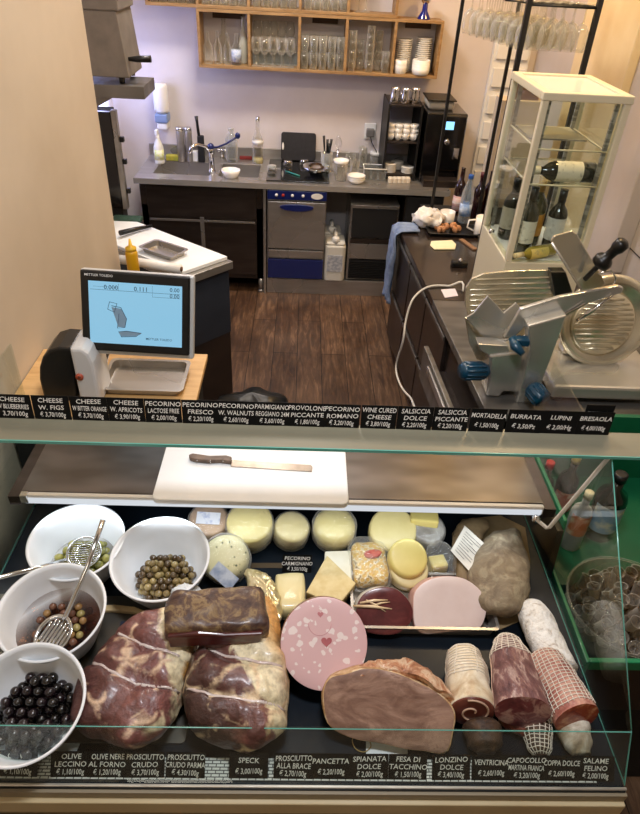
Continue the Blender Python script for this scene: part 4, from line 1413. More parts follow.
def onscr(x, y, z=.0016):
    return Matrix.Translation(-org) @ TS @ Matrix.Translation((x, y, z))
MAT['ink'] = mk('screen_ink', '#2a4a66', rough=.5)
sw, shh = sx1 - sx0, sy1 - sy0
textmesh('screen_writing', '0.000', .020, 'ink', disp, onscr(sx0 + sw * .24, sy1 - shh * .09))
textmesh('screen_writing', '0.111', .020, 'ink', disp, onscr(sx0 + sw * .56, sy1 - shh * .09))
textmesh('screen_writing', '0.00', .018, 'ink', disp, onscr(sx0 + sw * .92, sy1 - shh * .07))
textmesh('screen_writing', '0.00', .018, 'ink', disp, onscr(sx0 + sw * .92, sy1 - shh * .17))
textmesh('screen_writing', 'METTLER TOLEDO', .010, 'ink', disp, onscr(sx0 + sw * .75, sy0 + shh * .11))
b_ = B()
for (x0_, x1_, y0_, y1_) in ((.02, .98, .865, .87), (.32, .322, .87, .98), (.68, .682, .8, .98), (.68, .98, .80, .804), (.05, .3, .915, .918)):
    b_.box(sx0 + sw * x0_, sx0 + sw * x1_, sy0 + shh * y0_, sy0 + shh * y1_, .0012, .0018, T=TS)
# drawn scale
def scp(x, y): return TS @ Vector((sx0 + sw * x, sy0 + shh * y, .0015))
b_.tube([scp(.24, .62), (scp(.34, .6)), scp(.40, .42), scp(.38, .28), scp(.30, .26), scp(.32, .5)], .0012, 5)
b_.tube([scp(.31, .2), scp(.34, .12), scp(.5, .14), scp(.56, .2), scp(.40, .22)], .0012, 5, closed=True)
b_.tube([scp(.20, .56), scp(.22, .68), scp(.30, .66), scp(.27, .52)], .0012, 5, closed=True)
b_.done('screen_drawing', 'ink', disp)
b_ = B().prism([scp(.31, .2), scp(.34, .13), scp(.5, .15), scp(.56, .2), scp(.40, .22)], nz * .0004)
b_.prism([scp(.24, .60), scp(.34, .58), scp(.40, .42), scp(.38, .28), scp(.31, .28)], nz * .0004)
b_.done('screen_shape', mk('screen_grey', '#7f9cb4', rough=.5), disp)
textmesh('maker_writing', 'METTLER TOLEDO', .0105, 'white', scr, onscr(-W_ * .33, H_ * .445, .0006))
# housing
def zmin(pts, z=1.101):
    return [Vector((p.x, p.y, max(p.z, z))) for p in pts]
o1 = [Q(x, y, 1.74) for x, y in ((72, 349), (58, 348), (48, 351), (42, 358), (39, 368), (39, 380))]
o1 = o1 + [Vector((o1[-1].x, 1.74, 1.101)), Vector((Q(72, 380, 1.74).x, 1.74, 1.101))]
B().prism(o1, (0, .13, 0)).done('printer_housing', 'black', sc_s, bevel=.008)
o2 = [Q(x, y, 1.72) for x, y in ((69, 349), (81, 349), (88, 354), (93, 363), (96, 378))]
o2 = o2 + [Vector((o2[-1].x, 1.72, 1.101)), Vector((o2[0].x, 1.72, 1.101))]
B().prism(o2, (0, .14, 0)).done('front_column', mk('light_grey_shell', '#c9c8c6', rough=.35), sc_s, bevel=.01)
q = Q(79.5, 377, 1.718)
bd = B().lathe([(.0125, -.002), (.0125, .002)], T=frame_T(q, (0, -1, 0)), n=20).done('round_badge', mk('badge_orange', '#b5533a', rough=.4), sc_s)
B().lathe([(.005, -.003), (.005, .003)], T=frame_T(q, (0, -1, 0)), n=12).done('badge_centre', mk('badge_dark', '#5e251b', rough=.4), bd)
# neck behind the monitor
B().prism([Vector((-.74, 1.88, 1.101)), Vector((-.68, 1.88, 1.101)), Vector((-.60, 1.90, 1.34)), Vector((-.70, 1.90, 1.34))], (0, .04, 0)).done('neck', 'black', sc_s, bevel=.006)
# wooden shelf & tray
ws = thing('scale_shelf', 'pale wooden shelf board under the scale left of the floor gap', 'shelf', (-.7, 1.85, 1.08))
B().box(XP + .004, -.337, 1.665, 2.07, 1.078, 1.10).done('shelf_board', mk('pale_birch', '#d2ab74', '#bd955e', sc=3, rough=.5, stretch=(2, 14, 8)), ws, bevel=.002)
B().box(XP + .01, -.36, 1.68, 2.04, .0, 1.077).done('support_cabinet', 'blackmat', ws)
L = P(146, 374, 1.13)
o = tag(traymesh(.285, .20, .028, 'steel', name='steel_pan', lip=.012), 'shallow steel tray on the pale wooden shelf in front of the scale', 'tray'); o.location = (L.x, L.y, 1.101)
# ================================================================== DISPLAY CASE
XC0, XC1 = -.82, .760
ZD = .88
MAT['slate'] = mk('black_slate_deck', '#0a1017', '#121b24', sc=5, rough=.3, spec=.25)
MAT['rail'] = mk('beige_rail', '#cbbb96', '#bfae87', sc=4, rough=.45)
MAT['ledge'] = mk('stone_grey_profile', '#827e6a', '#767260', sc=3, rough=.35, stretch=(.3, 6, 1))
MAT['caseint'] = mk('dark_case_interior', '#2a2019', '#1c1612', sc=4, rough=.4)
dc = thing('display_case', 'long glass fronted refrigerated deli display case with steel worktop', 'display case', (0, 1.1, 0))
B().box(XC0, XC1, .67, 1.62, 0, ZD - .02).done('cabinet_body', 'blackmat', dc)
B().box(XC0, XC1, .636, 1.62, ZD - .02, ZD).done('deck', 'slate', dc)
B().box(XC0, XC1, 1.585, 1.62, ZD, 1.068).done('back_panel', 'caseint', dc)
RX0, RX1 = XP + .005, XC1 + .004
rl = B().box(RX0, RX1, .618, .634, ZD - .078, ZD - .03).done('front_rail', 'rail', dc, bevel=.003)
B().box(RX0, RX1, .629, .640, ZD - .03, ZD - .0065).done('rail_recess', mk('rail_brown', '#8b7f68', rough=.5), dc)
B().box(RX0, RX1, .6375, .6445, ZD - .006, ZD + .004).done('rail_cap', 'alu', dc, bevel=.002)
B().box(RX0, RX1 - .004, .622, .64, ZD - .094, ZD - .079).done('rail_foot', mk('rail_brown2', '#86775a', rough=.5), dc)
B().box(RX0, RX1 - .006, .632, .67, .02, ZD - .095).done('lower_front', 'blackmat', dc)
# guard glass
GA, GB = Vector((0, .646, ZD + .004)), Vector((0, .705, 1.003))
gg = B().prism([(XC0, GA.y, GA.z), (XC1, GA.y, GA.z), (XC1, GB.y, GB.z), (XC0, GB.y, GB.z)], (0, .005, .0025)).done('guard_glass', 'pane', dc)
B().prism([(XC0, GB.y, GB.z), (XC1, GB.y, GB.z), (XC1, GB.y + .0004, GB.z + .0006), (XC0, GB.y + .0004, GB.z + .0006)], (0, .0015, .0008)).done('glass_edge', 'teal', gg)
B().prism([(XC1, GA.y, GA.z), (XC1, GB.y, GB.z), (XC1, GB.y + .005, GB.z + .002), (XC1, GA.y + .005, GA.z)], (.0012, 0, 0)).done('glass_edge', 'teal', gg)
# side panes
for X_, sgn in ((XC1, 1), (XC0, -1)):
    prof = [(X_, .652, ZD), (X_, .712, 1.004), (X_, 1.155, 1.404), (X_, 1.60, 1.404), (X_, 1.60, ZD)]
    sp_ = B().prism(prof, (sgn * .005, 0, 0)).done('side_glass', 'pane', dc)
    e_ = B().tube([(X_ + sgn * .0025, .712, 1.004), (X_ + sgn * .0025, 1.155, 1.404)], .0016, 6)
    e_.tube([(X_ + sgn * .0025, .652, ZD + .003), (X_ + sgn * .0025, 1.59, ZD + .003)], .0015, 6)
    e_.done('glass_edge', 'teal', sp_)
# tilted front glass lifted from guard to ledge? (open) : only its hinge profile shows
# worktop
B().box(XC0 + .062, .721, 1.315, 1.66, 1.07, 1.10).done('steel_worktop', steel('case_worktop_steel', '#787370', '#5c5752', .3, (2, 5, 1), 5, 0, .8), dc, bevel=.002)
B().box(XC0 + .062, .721, 1.30, 1.315, 1.068, 1.098).done('lamp_housing', 'white', dc, bevel=.003)
MAT['led'] = emit('led_strip', '#eef4fb', .95)
B().box(XC0 + .07, .715, 1.2975, 1.2998, 1.071, 1.089).box(XC0 + .07, .715, 1.303, 1.313, 1.064, 1.068).done('lamp_tube', 'led', dc)
B().box(XC0 + .028, XC0 + .06, 1.30, 1.64, 1.06, 1.092).done('worktop_side_strip', 'steel_dark', dc)
B().box(.723, .757, 1.30, 1.64, 1.06, 1.092).done('worktop_side_strip', 'steel_dark', dc)
# ledge
B().box(XP + .005, .90, 1.152, 1.245, 1.411, 1.42).done('top_ledge', 'ledge', dc, bevel=.002)
B().box(XP + .005, .90, 1.149, 1.1519, 1.4125, 1.4202).done('glass_edge', 'teal', dc)
B().prism([(.901, 1.10, 1.35), (.901, 1.30, 1.40), (.901, 1.30, 1.43), (.901, 1.13, 1.425), (.901, 1.08, 1.36)], (.02, 0, 0)).done('end_bracket', 'rail', dc, bevel=.002)
# white stay rod
a, b2, c3 = P(536, 519, 1.07), P(548, 529, 1.06), P(609, 457, 1.395)
b_ = B().tube([a, b2 + (a - b2) * .12, b2 + (c3 - b2) * .03, c3], .0055, 10)
ro = b_.done('stay_rod', 'white', dc)
B().lathe([(.012, 0), (.012, .012)], T=frame_T(a - Vector((0, .006, 0)), (0, 1, 0)), n=14).done('rod_pivot', 'chrome', ro)
B().cbox(P(25, 497, 1.085), (.022, .02, .03)).done('glass_clamp', 'chrome', dc, bevel=.003)

# cutting board + knife
r = B(); cs = [P(x, y, 1.108) for x, y in ((166, 445), (345, 450), (349, 507), (153, 502))]
cs[0] = cs[0] ; q0 = (cs[0] + cs[3]) / 2; q1 = (cs[1] + cs[2]) / 2
cbx = (cs[0] + cs[1] + cs[2] + cs[3]) / 4
wdt = (q1 - q0).length; dpt = ((cs[0] - cs[3]).length + (cs[1] - cs[2]).length) / 2
an = math.atan2(q1.y - q0.y, q1.x - q0.x)
rbox(r, (cbx.x, cbx.y, 1.109), (wdt, dpt, .016), .02, rz=an)
tag(r.done('chopping_board', 'board', loc=(cbx.x, cbx.y, 1.101), bevel=.003), 'big white plastic chopping board on the steel case worktop', 'chopping board')
kn_ = thing('bread_knife', 'serrated bread knife with brown handle lying on white chopping board', 'knife', (0, 0, 0))
kz = 1.1175
def kp(x, y, z=kz): return P(x, y, z)
B().prism([kp(189, 458), kp(193, 456.5), kp(210, 459), kp(226, 458.5), kp(232, 460), (kp(231, 465)), kp(222, 463.5), kp(207, 464), kp(194, 462.5), kp(190, 461)], (0, 0, .014)).done('handle', mk('brown_knife_handle', '#6f5c4c', '#54443a', sc=40, rough=.45), kn_, bevel=.003)
B().prism([kp(229, 460), kp(311, 465.5), kp(312.5, 467.5), kp(312, 472), kp(231, 466.8)], (0, 0, .002)).done('blade', mk('knife_blade_steel', '#8f8578', '#776c60', sc=20, rough=.3, metal=.85), kn_)
for x in (197, 210, 223):
    c_ = kp(x, 460.6 + (.6 if x > 205 else 0), kz + .0142); B().lathe([(.0028, 0), (.0028, .0008)], c_, 10).done('rivet', 'chrome', kn_)

# ---------------------------------------------------------------- price cards
MAT['card'] = mk('black_card', '#070708', rough=.6, spec=.2)
MAT['chalk'] = mk('chalk_white', '#f2efe8', rough=.8)
def card(px, txt, y_, z_, tilt, label, group=None, w=.0815, h=.066, size=.0155, dy=0):
    X_ = None
    r = tag(B().box(-w / 2, w / 2, 0, .0015, 0, h).done('price_card', 'card', loc=(0, 0, 0)), label, 'price card')
    lines = txt.split('\n')
    T = Matrix.Translation((0, -.0006, h * .5)) @ Matrix.Rotation(R(90), 4, 'X')
    for i, ln in enumerate(lines):
        n_ = len(lines)
        yo = (h * .30 if n_ == 3 else h * .2) - i * (h * .30 if n_ == 3 else h * .42)
        sz = size * 1.12
        est = .60 * sz * len(ln)
        sqx = min(1.0, w * .94 / est)
        cc_ = textmesh('writing', ln, sz, 'chalk', r, T @ Matrix.Translation((random.uniform(-.001, .001), yo, 0)) @ Matrix.Rotation(random.uniform(-.03, .03), 4, 'Z') @ Matrix.Diagonal((sqx, 1.05 if sqx < .9 else 1, 1, 1)), shear=.1)
    q = P(px, 0, 0)
    lo, hi = XC0 - .3, 1.1
    for _ in range(40):
        mid = (lo + hi) / 2
        v_ = M3.transposed() @ (Vector((mid, y_, z_ + h / 2)) - CAM)
        if 320 + F * v_.x / -v_.z < px: lo = mid
        else: hi = mid
    r.location = (mid, y_ + dy, z_)
    r.rotation_euler = (tilt, 0, random.uniform(-.015, .015))
    return r
top = [(13, 'CHEESE\nW BLUEBERRIES\n3,70/100g'), (51, 'CHEESE\nW. FIGS\n€ 3,70/100g'), (89, 'CHEESE\nW BITTER ORANGE\n€ 3,70/100g'), (126, 'CHEESE\nW. APRICOTS\n€ 3,90/100g'),
       (163, 'PECORINO\nLACTOSE FREE\n€ 2,00/100g'), (200, 'PECORINO\nFRESCO\n€ 2,20/100g'), (236, 'PECORINO\nW. WALNUTS\n€ 2,60/100g'), (272, 'PARMIGIANO\nREGGIANO 24M\n€ 3,60/100g'),
       (307, 'PROVOLONE\nPICCANTE\n€ 1,80/100g'), (342, 'PECORINO\nROMANO\n€ 3,20/100g'), (379, 'WINE CURED\nCHEESE\n€ 3,80/100g'), (415, 'SALSICCIA\nDOLCE\n€ 2,20/100g'),
       (451, 'SALSICCIA\nPICCANTE\n€ 2,20/100g'), (488, 'MORTADELLA\n€ 1,50/100g'), (525, 'BURRATA\n€ 3,50/Pz'), (560, 'LUPINI\n€ 2,00/Hg'), (595, 'BRESAOLA\n€ 4,00/100g')]
for i, (px, tx) in enumerate(top):
    nm = tx.split('\n')
    wds = ' '.join(nm[:-1]).lower().replace('.', '')
    card(px, tx, 1.232, 1.4205, R(-4), 'black chalk card reading ' + wds + ', on the upper ledge', w=.0865 if i else .0865)
card(597, 'GUANCIALE', 1.238, 1.4205, R(-2), 'black chalk card reading guanciale, standing behind the bresaola card', w=.07, h=.084, size=.013)
bot = [(14, 'OLIVE\nVERDI\n€ 1,10/100g'), (68, 'OLIVE\nLECCINO\n€ 1,10/100g'), (105, 'OLIVE NERE\nAL FORNO\n€ 1,20/100g'), (143, 'PROSCIUTTO\nCRUDO\n€ 3,70/100g'), (184, 'PROSCIUTTO\nCRUDO PARMA\n€ 4,30/100g'),
       (248, 'SPECK\n€ 3,00/100g'), (293, 'PROSCIUTTO\nALLA BRACE\n€ 2,70/100g'), (331, 'PANCETTA\n€ 2,20/100g'), (370, 'SPIANATA\nDOLCE\n€ 2,00/100g'), (409, 'FESA DI\nTACCHINO\n€ 1,50/100g'),
       (453, 'LONZINO\nDOLCE\n€ 3,40/100g'), (493, 'VENTRICINA\n€ 2,60/100g'), (529, 'CAPOCOLLO\nMARTINA FRANCA\n€ 3,20/100g'), (564, 'COPPA DOLCE\n€ 2,60/100g'), (599, 'SALAME\nFELINO\n€ 2,00/100g')]
for i, (px, tx) in enumerate(bot):
    nm = tx.split('\n')
    wds = ' '.join(nm[:-1]).lower()
    card(px, tx, .656, ZD + .0045, R(-36), 'black chalk card reading ' + wds + ', at the front glass', w=.0855, h=.056, size=.0145)
MAT['chequer'] = m = None
m, t, bs = nt('printed_strip')
ck = t.nodes.new('ShaderNodeTexBrick'); ck.inputs['Scale'].default_value = 1; ck.inputs['Brick Width'].default_value = .018; ck.inputs['Row Height'].default_value = .007; ck.inputs['Mortar Size'].default_value = .0012
ck.inputs['Color1'].default_value = lin('#e9e8e4'); ck.inputs['Color2'].default_value = lin('#dcdbd6'); ck.inputs['Mortar'].default_value = lin('#4a4a4a')
t.links.new(coords(t), ck.inputs['Vector']); t.links.new(ck.outputs['Color'], bs.inputs['Base Color'])
MAT['chequer'] = m
cs_ = B()
cs_.box(XC0 + .02, .70, .652, .700, ZD + .0005, ZD + .003)
tag(cs_.done('grille_strip', 'chequer', loc=(0, .68, ZD)), 'white slotted strip lying behind the lower row of price cards', 'strip')
# card in the cheese zone
r = card(297, 'PECORINO\nCARMIGNANO\n€ 3,50/100g', 1.228, ZD + .001, R(-25), 'small black card reading pecorino carmignano among the cheeses', w=.085, h=.055, size=.0135)
# ================================================================== BOWLS AND OLIVES
from mathutils.bvhtree import BVHTree
ZT = ZD + .001
# panels lying on the deck at left
pan = B(); rbox(pan, (-.53, .93, ZD + .0035), (.60, .40, .005), .01)
tag(pan.done('steel_deck_plate', steel('greyed_steel_plate', '#6b6861', '#55524b', .34, (3, 3, 3), 5, .02), loc=(-.53, .93, ZD + .001)), 'grey steel plate on case deck beneath the left bowls and ham', 'plate')
ZB = ZD + .0065
w_ = B(); cw = P(108, 636, ZB)
w_.prism([P(x, y, ZB) for x, y in ((70, 611), (90, 608), (115, 607), (135, 609), (150, 615), (150, 620), (135, 615), (112, 613), (90, 614), (72, 618))], (0, 0, .012))
tag(w_.done('wooden_paddle', mk('pale_wood', '#d3b98a', '#c0a26f', sc=6, rough=.5), loc=(cw.x, cw.y, ZB), bevel=.003), 'curved pale wood rim strip on the steel plate between bowls and ham', 'wooden strip')
s_ = B(); s_.prism([P(x, y, ZB) for x, y in ((121, 622), (133, 622), (116, 690), (103, 690))], (0, 0, .003))
tag(s_.done('blue_tape', mk('dark_blue_tape', '#1c2740', rough=.5), loc=P(118, 650, ZB)), 'dark blue tape strip running over the steel plate beside ham', 'tape')
MAT['bowlwhite'] = mk('bowl_white', '#eceeef', '#e2e6ea', sc=3, rough=.4)
bowls = []
def big_bowl(px, py, dia, lb, tilt, z0=ZB, h=.125):
    Rr = dia / 2
    th = R(tilt)
    zr = z0 + Rr * .68 * math.sin(th) + h * math.cos(th)
    c = P(px, py, zr)
    b_ = B().lathe([(Rr * .66, 0), (Rr * .68, .002), (Rr * .9, h * .62), (Rr * .905, h * .64), (Rr * .97, h - .008), (Rr, h - .006), (Rr + .002, h), (Rr - .004, h + .001), (Rr * .965 - .003, h - .012),
                    (Rr * .9 - .004, h * .64), (Rr * .88 - .002, h * .60), (Rr * .68 - .003, .006), (Rr * .6, .003), (.0001, .003)], n=64)
    o = tag(b_.done('white_bowl', 'bowlwhite', loc=(0, 0, 0)), lb, 'bowl')
    n_ = Vector((0, -math.sin(th), math.cos(th)))
    base = c - n_ * h
    o.location = base
    o.rotation_euler = (th, 0, 0)
    bowls.append((Vector((base.x, base.y, base.z)), Rr, h, Matrix.Translation(base) @ Matrix.Rotation(th, 4, 'X')))
    return o
big_bowl(76, 540, .256, 'white bowl of green olives at the back left under the worktop', 6)
big_bowl(160, 557, .262, 'white bowl of brown olives, the one nearest the wrapped cheeses', 8)
big_bowl(51, 610, .258, 'white bowl of mixed olives in brine with slotted spoon', 9, h=.13)
big_bowl(24, 702, .256, 'white bowl of black olives nearest the front glass at left', 13, h=.115)
def olivemesh(name, m_, r_, sc=(1.12, 1, .95)):
    return B().ball((0, 0, 0), r_, sc, 12).done(name, m_, loc=(0, 0, 0))
def olives(bi, name, label, group, mats, r_, nl, Rb, pit=False, off=(0, 0), zs=.0, drop=0.0, seed=1):
    random.seed(seed)
    c, Rr, h, TB = bowls[bi]
    protos = [tag(olivemesh(name, m_, r_), label, 'olive', group) for m_ in mats]
    used_ = [False] * len(mats)
    d = r_ * 2.12
    n_ = 0
    for lay in range(nl):
        Rl = Rb - lay * d * .30 if lay == nl - 1 and nl > 1 else Rb + lay * d * .1
        for iy in range(-12, 13):
            for ix in range(-12, 13):
                x = (ix + .5 * (iy % 2) + .33 * lay) * d; y = (iy * .87 + .29 * lay) * d
                if math.hypot(x, y) > Rl - r_ * .3: continue
                if lay == nl - 1 and random.random() < drop: continue
                k = random.randrange(len(mats))
                if used_[k]:
                    o = dup(protos[k], (0, 0, 0))
                else:
                    o = protos[k]; used_[k] = True
                o.location = TB @ Vector((off[0] + x + random.uniform(-.1, .1) * r_, off[1] + y + random.uniform(-.1, .1) * r_, .004 + r_ + zs + lay * d * .80 + random.uniform(0, .12) * r_))
                o.rotation_euler = (random.uniform(0, 6), random.uniform(0, 6), random.uniform(0, 6))
                n_ += 1
    for k, u in enumerate(used_):
        if not u: bpy.data.objects.remove(protos[k])
    print('olives', name, n_)
ol = lambda n, a, b2, r_=.22: mk(n, a, b2, sc=60, rough=r_, coat=.4)
olives(0, 'green_olive', 'round green olive in the back left white bowl', 'green olives in the back left bowl', [ol('olive_green', '#7d7a35', '#a39c4e'), ol('olive_green_dark', '#5f6128', '#8a8540')], .0122, 2, .086, drop=.1, off=(.004, -.006), seed=3)
olives(1, 'brown_olive', 'small brown olive in bowl nearest the wrapped cheeses', 'brown olives in the second bowl', [ol('olive_brown', '#6e5a34', '#8e7a4c'), ol('olive_dark_brown', '#43331f', '#5d4a2e'), ol('olive_tan', '#8c7a4e', '#a5925f')], .0098, 3, .078, drop=.15, off=(.004, -.004), seed=5)
olives(2, 'mixed_olive', 'brown or tan olive lying in brine in the slotted spoon bowl', 'mixed olives in the brine bowl', [ol('olive_tan2', '#a07b4a', '#8a6638'), ol('olive_plum', '#5b3a2b', '#744c37'), ol('olive_khaki', '#8b7d44', '#a3935a')], .0102, 3, .082, drop=.15, seed=8)
olives(3, 'black_olive', 'shiny black olive in white bowl nearest the front glass', 'black olives in the front bowl', [ol('olive_black', '#0b0909', '#161110', .15), ol('olive_black_violet', '#150d10', '#221519', .2)], .0122, 3, .086, drop=.15, seed=11)
c, Rr, h, TB = bowls[2]
m = bpy.data.materials.new('brine'); MAT['brine'] = glassm('brine_liquid', '#c8a684', 0, .03, 1.33)
o = tag(B().lathe([(.0945, 0), (.096, .002)], n=40).done('brine', 'brine', loc=(0, 0, 0)), 'brown cloudy brine covering the mixed olives in bowl', 'brine', kind='stuff'); o.location = TB @ Vector((0, 0, .050)); o.rotation_euler = (R(9), 0, 0); o.scale = (1.06, 1.06, 1)
c, Rr, h, TB = bowls[0]
o = tag(B().lathe([(.089, 0), (.0895, .001)], n=40).done('marinade', glassm('green_oil', '#b8b06a', .2, .03, 1.4, .05), loc=(0, 0, 0)), 'green oil at the bottom of the back left olive bowl', 'oil', kind='stuff'); o.location = TB @ Vector((0, 0, .022)); o.rotation_euler = (R(6), 0, 0)

# slotted spoon: head in bowl 3, handle up to the right
def spoon(name, lb, head, tip_dir, hl, hw, handle_pts, slots=6, wires=False):
    r = thing(name, lb, 'spoon', head)
    T = frame_T(head, Vector((0, -.35, 1)), Vector((0, 1, 0)))
    d = Vector(tip_dir); an_ = math.atan2((T.inverted().to_3x3() @ d).y, (T.inverted().to_3x3() @ d).x)
    T = T @ Matrix.Rotation(an_, 4, 'Z')
    b_ = B()
    if wires:
        b_.tube([T @ Vector((hl * math.cos(a), hw * math.sin(a), 0)) for a in [2 * PI * k / 28 for k in range(28)]], .0035, 6, closed=True)
        b_.tube([T @ Vector((hl * .6 * math.cos(a), hw * .6 * math.sin(a), -.010)) for a in [2 * PI * k / 28 for k in range(28)]], .0015, 5, closed=True)
        for k in range(-6, 7):
            y = k / 7 * hw; xx = hl * math.sqrt(1 - (y / hw) ** 2)
            b_.tube([T @ Vector((xx * f, y, -.014 * (1 - f * f))) for f in (-1, -.5, 0, .5, 1)], .0013, 5)
    else:
        # solid rim ring and bars between slots
        ring = []
        N = 28
        for rr, zz_ in ((1.0, 0.0), (.8, -.006)):
            ring.append([T @ Vector((hl * rr * math.cos(a), hw * rr * math.sin(a), zz_)) for a in [2 * PI * k / N for k in range(N)]])
        vs = ring[0] + ring[1]
        fs = [[k, (k + 1) % N, N + (k + 1) % N, N + k] for k in range(N)]
        b_.add(vs, fs, 0, True)
        for k in range(-slots // 2, slots // 2 + 1):
            y = k / (slots / 2 + .8) * hw * .8
            xx = hl * .8 * math.sqrt(max(0, 1 - (y / (hw * .8)) ** 2))
            bw_ = hw * .075
            seg = [(-xx), -xx * .5, 0, xx * .5, xx]
            vs, fs = [], []
            for f in seg:
                zc_ = -.006 - .006 * (1 - (f / (hl)) ** 2)
                vs += [T @ Vector((f, y - bw_, zc_)), T @ Vector((f, y + bw_, zc_))]
            fs = [[2 * i, 2 * i + 1, 2 * i + 3, 2 * i + 2] for i in range(4)]
            b_.add(vs, fs, 0, True)
    o = b_.done('head', 'chrome', r)
    if not wires:
        md = o.modifiers.new('t', 'SOLIDIFY'); md.thickness = .0014
    hp = [Vector(p) for p in handle_pts]
    hd = B(); n_ = len(hp)
    hd.tube(hp, [.005] + [.0062] * (n_ - 2) + [.007], 8)
    hd.done('handle', 'chrome', r)
    return r
c, Rr, h, TB = bowls[2]
hd_ = P(53, 634, c.z + .078)
h0 = P(66, 616, c.z + .090); h1 = P(88, 565, c.z + .165); h2 = P(103, 520, c.z + .235)
# the handle leans on the rim of the bowl
sp1 = spoon('slotted_spoon', 'steel slotted spoon resting in the bowl of mixed olives in brine', hd_, (h0 - hd_), .050, .042, [P(63, 620, c.z + .084), h0, h1, h2], 6)
c0_, _, _, _ = bowls[0]
k0 = P(84, 552, c0_.z + .075)
sp2 = spoon('wire_skimmer', 'steel wire skimmer in the back left bowl, handle pointing left', k0, (-1, -.2, 0), .045, .045, [P(66, 560, c0_.z + .11), P(38, 568, c0_.z + .145), P(2, 577, c0_.z + .165), P(-30, 584, c0_.z + .175)], wires=True)

# ================================================================== HAMS
def bvh_of(o):
    me = o.data
    return BVHTree.FromPolygons([v_.co + Vector(o_loc(o)) for v_ in me.vertices], [p.vertices[:] for p in me.polygons])
def o_loc(o):
    s_ = Vector((0, 0, 0))
    while o:
        s_ += Vector(o.location); o = o.parent
    return s_
def topz(bv, x, y, dflt=ZD):
    h_ = bv.ray_cast(Vector((x, y, 2)), Vector((0, 0, -1)))
    return h_[0].z if h_[0] else dflt
def drape_tube(bv, a, b2, r_, n=30, lift=.001, bulge=0):
    """a strand laid over a body along the plan line a-b"""
    pts = []
    for i in range(n + 1):
        f = i / n
        x, y = a[0] + (b2[0] - a[0]) * f, a[1] + (b2[1] - a[1]) * f
        if bulge:
            nx, ny = -(b2[1] - a[1]), b2[0] - a[0]
            x += nx * bulge * math.sin(f * PI); y += ny * bulge * math.sin(f * PI)
        z = topz(bv, x, y, None)
        if z is None: continue
        pts.append(Vector((x, y, z + lift)))
    return pts
def ribbon(b_, pts, w, th=.001, mi=0):
    vs, fs = [], []
    n = len(pts)
    for i, p in enumerate(pts):
        d = (pts[min(i + 1, n - 1)] - pts[max(i - 1, 0)]).normalized()
        s_ = d.cross(Vector((0, -.3, 1))).normalized() * w / 2
        vs += [p - s_, p + s_]
    for i in range(n - 1):
        fs.append([2 * i, 2 * i + 1, 2 * i + 3, 2 * i + 2])
    return b_.add(vs, fs, mi, True)

def hammat(name, dirn, stops, veins='#d9b99a', vw=.035, vs_=11, nscale=11, namp=.06, coat=.3, rough=.42, spots=()):
    m, t, b = nt(name)
    v = coords(t)
    dn = t.nodes.new('ShaderNodeVectorMath'); dn.operation = 'DOT_PRODUCT'
    t.links.new(v, dn.inputs[0]); dn.inputs[1].default_value = dirn
    n1 = noi(t, v, nscale, 5, .6, .8)
    ad = t.nodes.new('ShaderNodeMath'); ad.operation = 'MULTIPLY_ADD'
    t.links.new(n1, ad.inputs[0]); ad.inputs[1].default_value = namp * 2
    t.links.new(dn.outputs['Value'], ad.inputs[2])
    mr = t.nodes.new('ShaderNodeMapRange')
    mr.inputs[1].default_value = -.15 + namp; mr.inputs[2].default_value = .15 + namp
    t.links.new(ad.outputs[0], mr.inputs[0])
    base = ramp(t, stops, mr.outputs[0])
    # marbling: distorted vein network, kept to the meat side
    dv2 = t.nodes.new('ShaderNodeTexNoise'); dv2.inputs['Scale'].default_value = 7; t.links.new(v, dv2.inputs['Vector'])
    vm = t.nodes.new('ShaderNodeVectorMath'); vm.operation = 'MULTIPLY_ADD'
    t.links.new(dv2.outputs['Color'], vm.inputs[0]); vm.inputs[1].default_value = (.12, .12, .12); t.links.new(v, vm.inputs[2])
    ve = vor(t, vm.outputs[0], vs_, 'DISTANCE_TO_EDGE')
    vf = ramp(t, [(vw * .4, '#ffffff'), (vw * 2.4, '#000000')], ve)
    n2 = noi(t, v, 16, 4)
    gate = ramp(t, [(.47, '#000000'), (.56, '#ffffff')], n2)
    mu = t.nodes.new('ShaderNodeMath'); mu.operation = 'MULTIPLY'
    t.links.new(vf, mu.inputs[0]); t.links.new(gate, mu.inputs[1])
    c1 = mixc(t, mu.outputs[0], base, veins)
    for (sx_, sy_, sr_, scol) in spots:
        ds = t.nodes.new('ShaderNodeVectorMath'); ds.operation = 'DISTANCE'
        t.links.new(vm.outputs[0], ds.inputs[0]); ds.inputs[1].default_value = (sx_ + .06, sy_ + .06, .09 + .06)
        c1 = mixc(t, ramp(t, [(sr_ * .85, '#ffffff'), (sr_ * 1.12, '#000000')], ds.outputs['Value']), c1, scol)
    n3 = noi(t, v, 60, 5)
    m4 = t.nodes.new('ShaderNodeMix'); m4.data_type = 'RGBA'; m4.blend_type = 'MULTIPLY'; m4.inputs[0].default_value = .6
    t.links.new(c1, m4.inputs[6]); t.links.new(ramp(t, [(.3, '#8a8078'), (.6, '#ffffff')], n3), m4.inputs[7])
    t.links.new(m4.outputs[2], b.inputs['Base Color'])
    b.inputs['Roughness'].default_value = rough
    b.inputs['Coat Weight'].default_value = coat; b.inputs['Coat Roughness'].default_value = .2
    bumpn(t, b, n3, .9, .005)
    return m
def plan(pts, z):
    return [(P(x, y, z).x, P(x, y, z).y) for x, y in pts]
def cent(pl):
    return Vector((sum(p[0] for p in pl) / len(pl), sum(p[1] for p in pl) / len(pl)))
MAT['band'] = mk('white_translucent_band', '#d9cfc8', '#c4b0a8', sc=20, rough=.3, coat=.5)
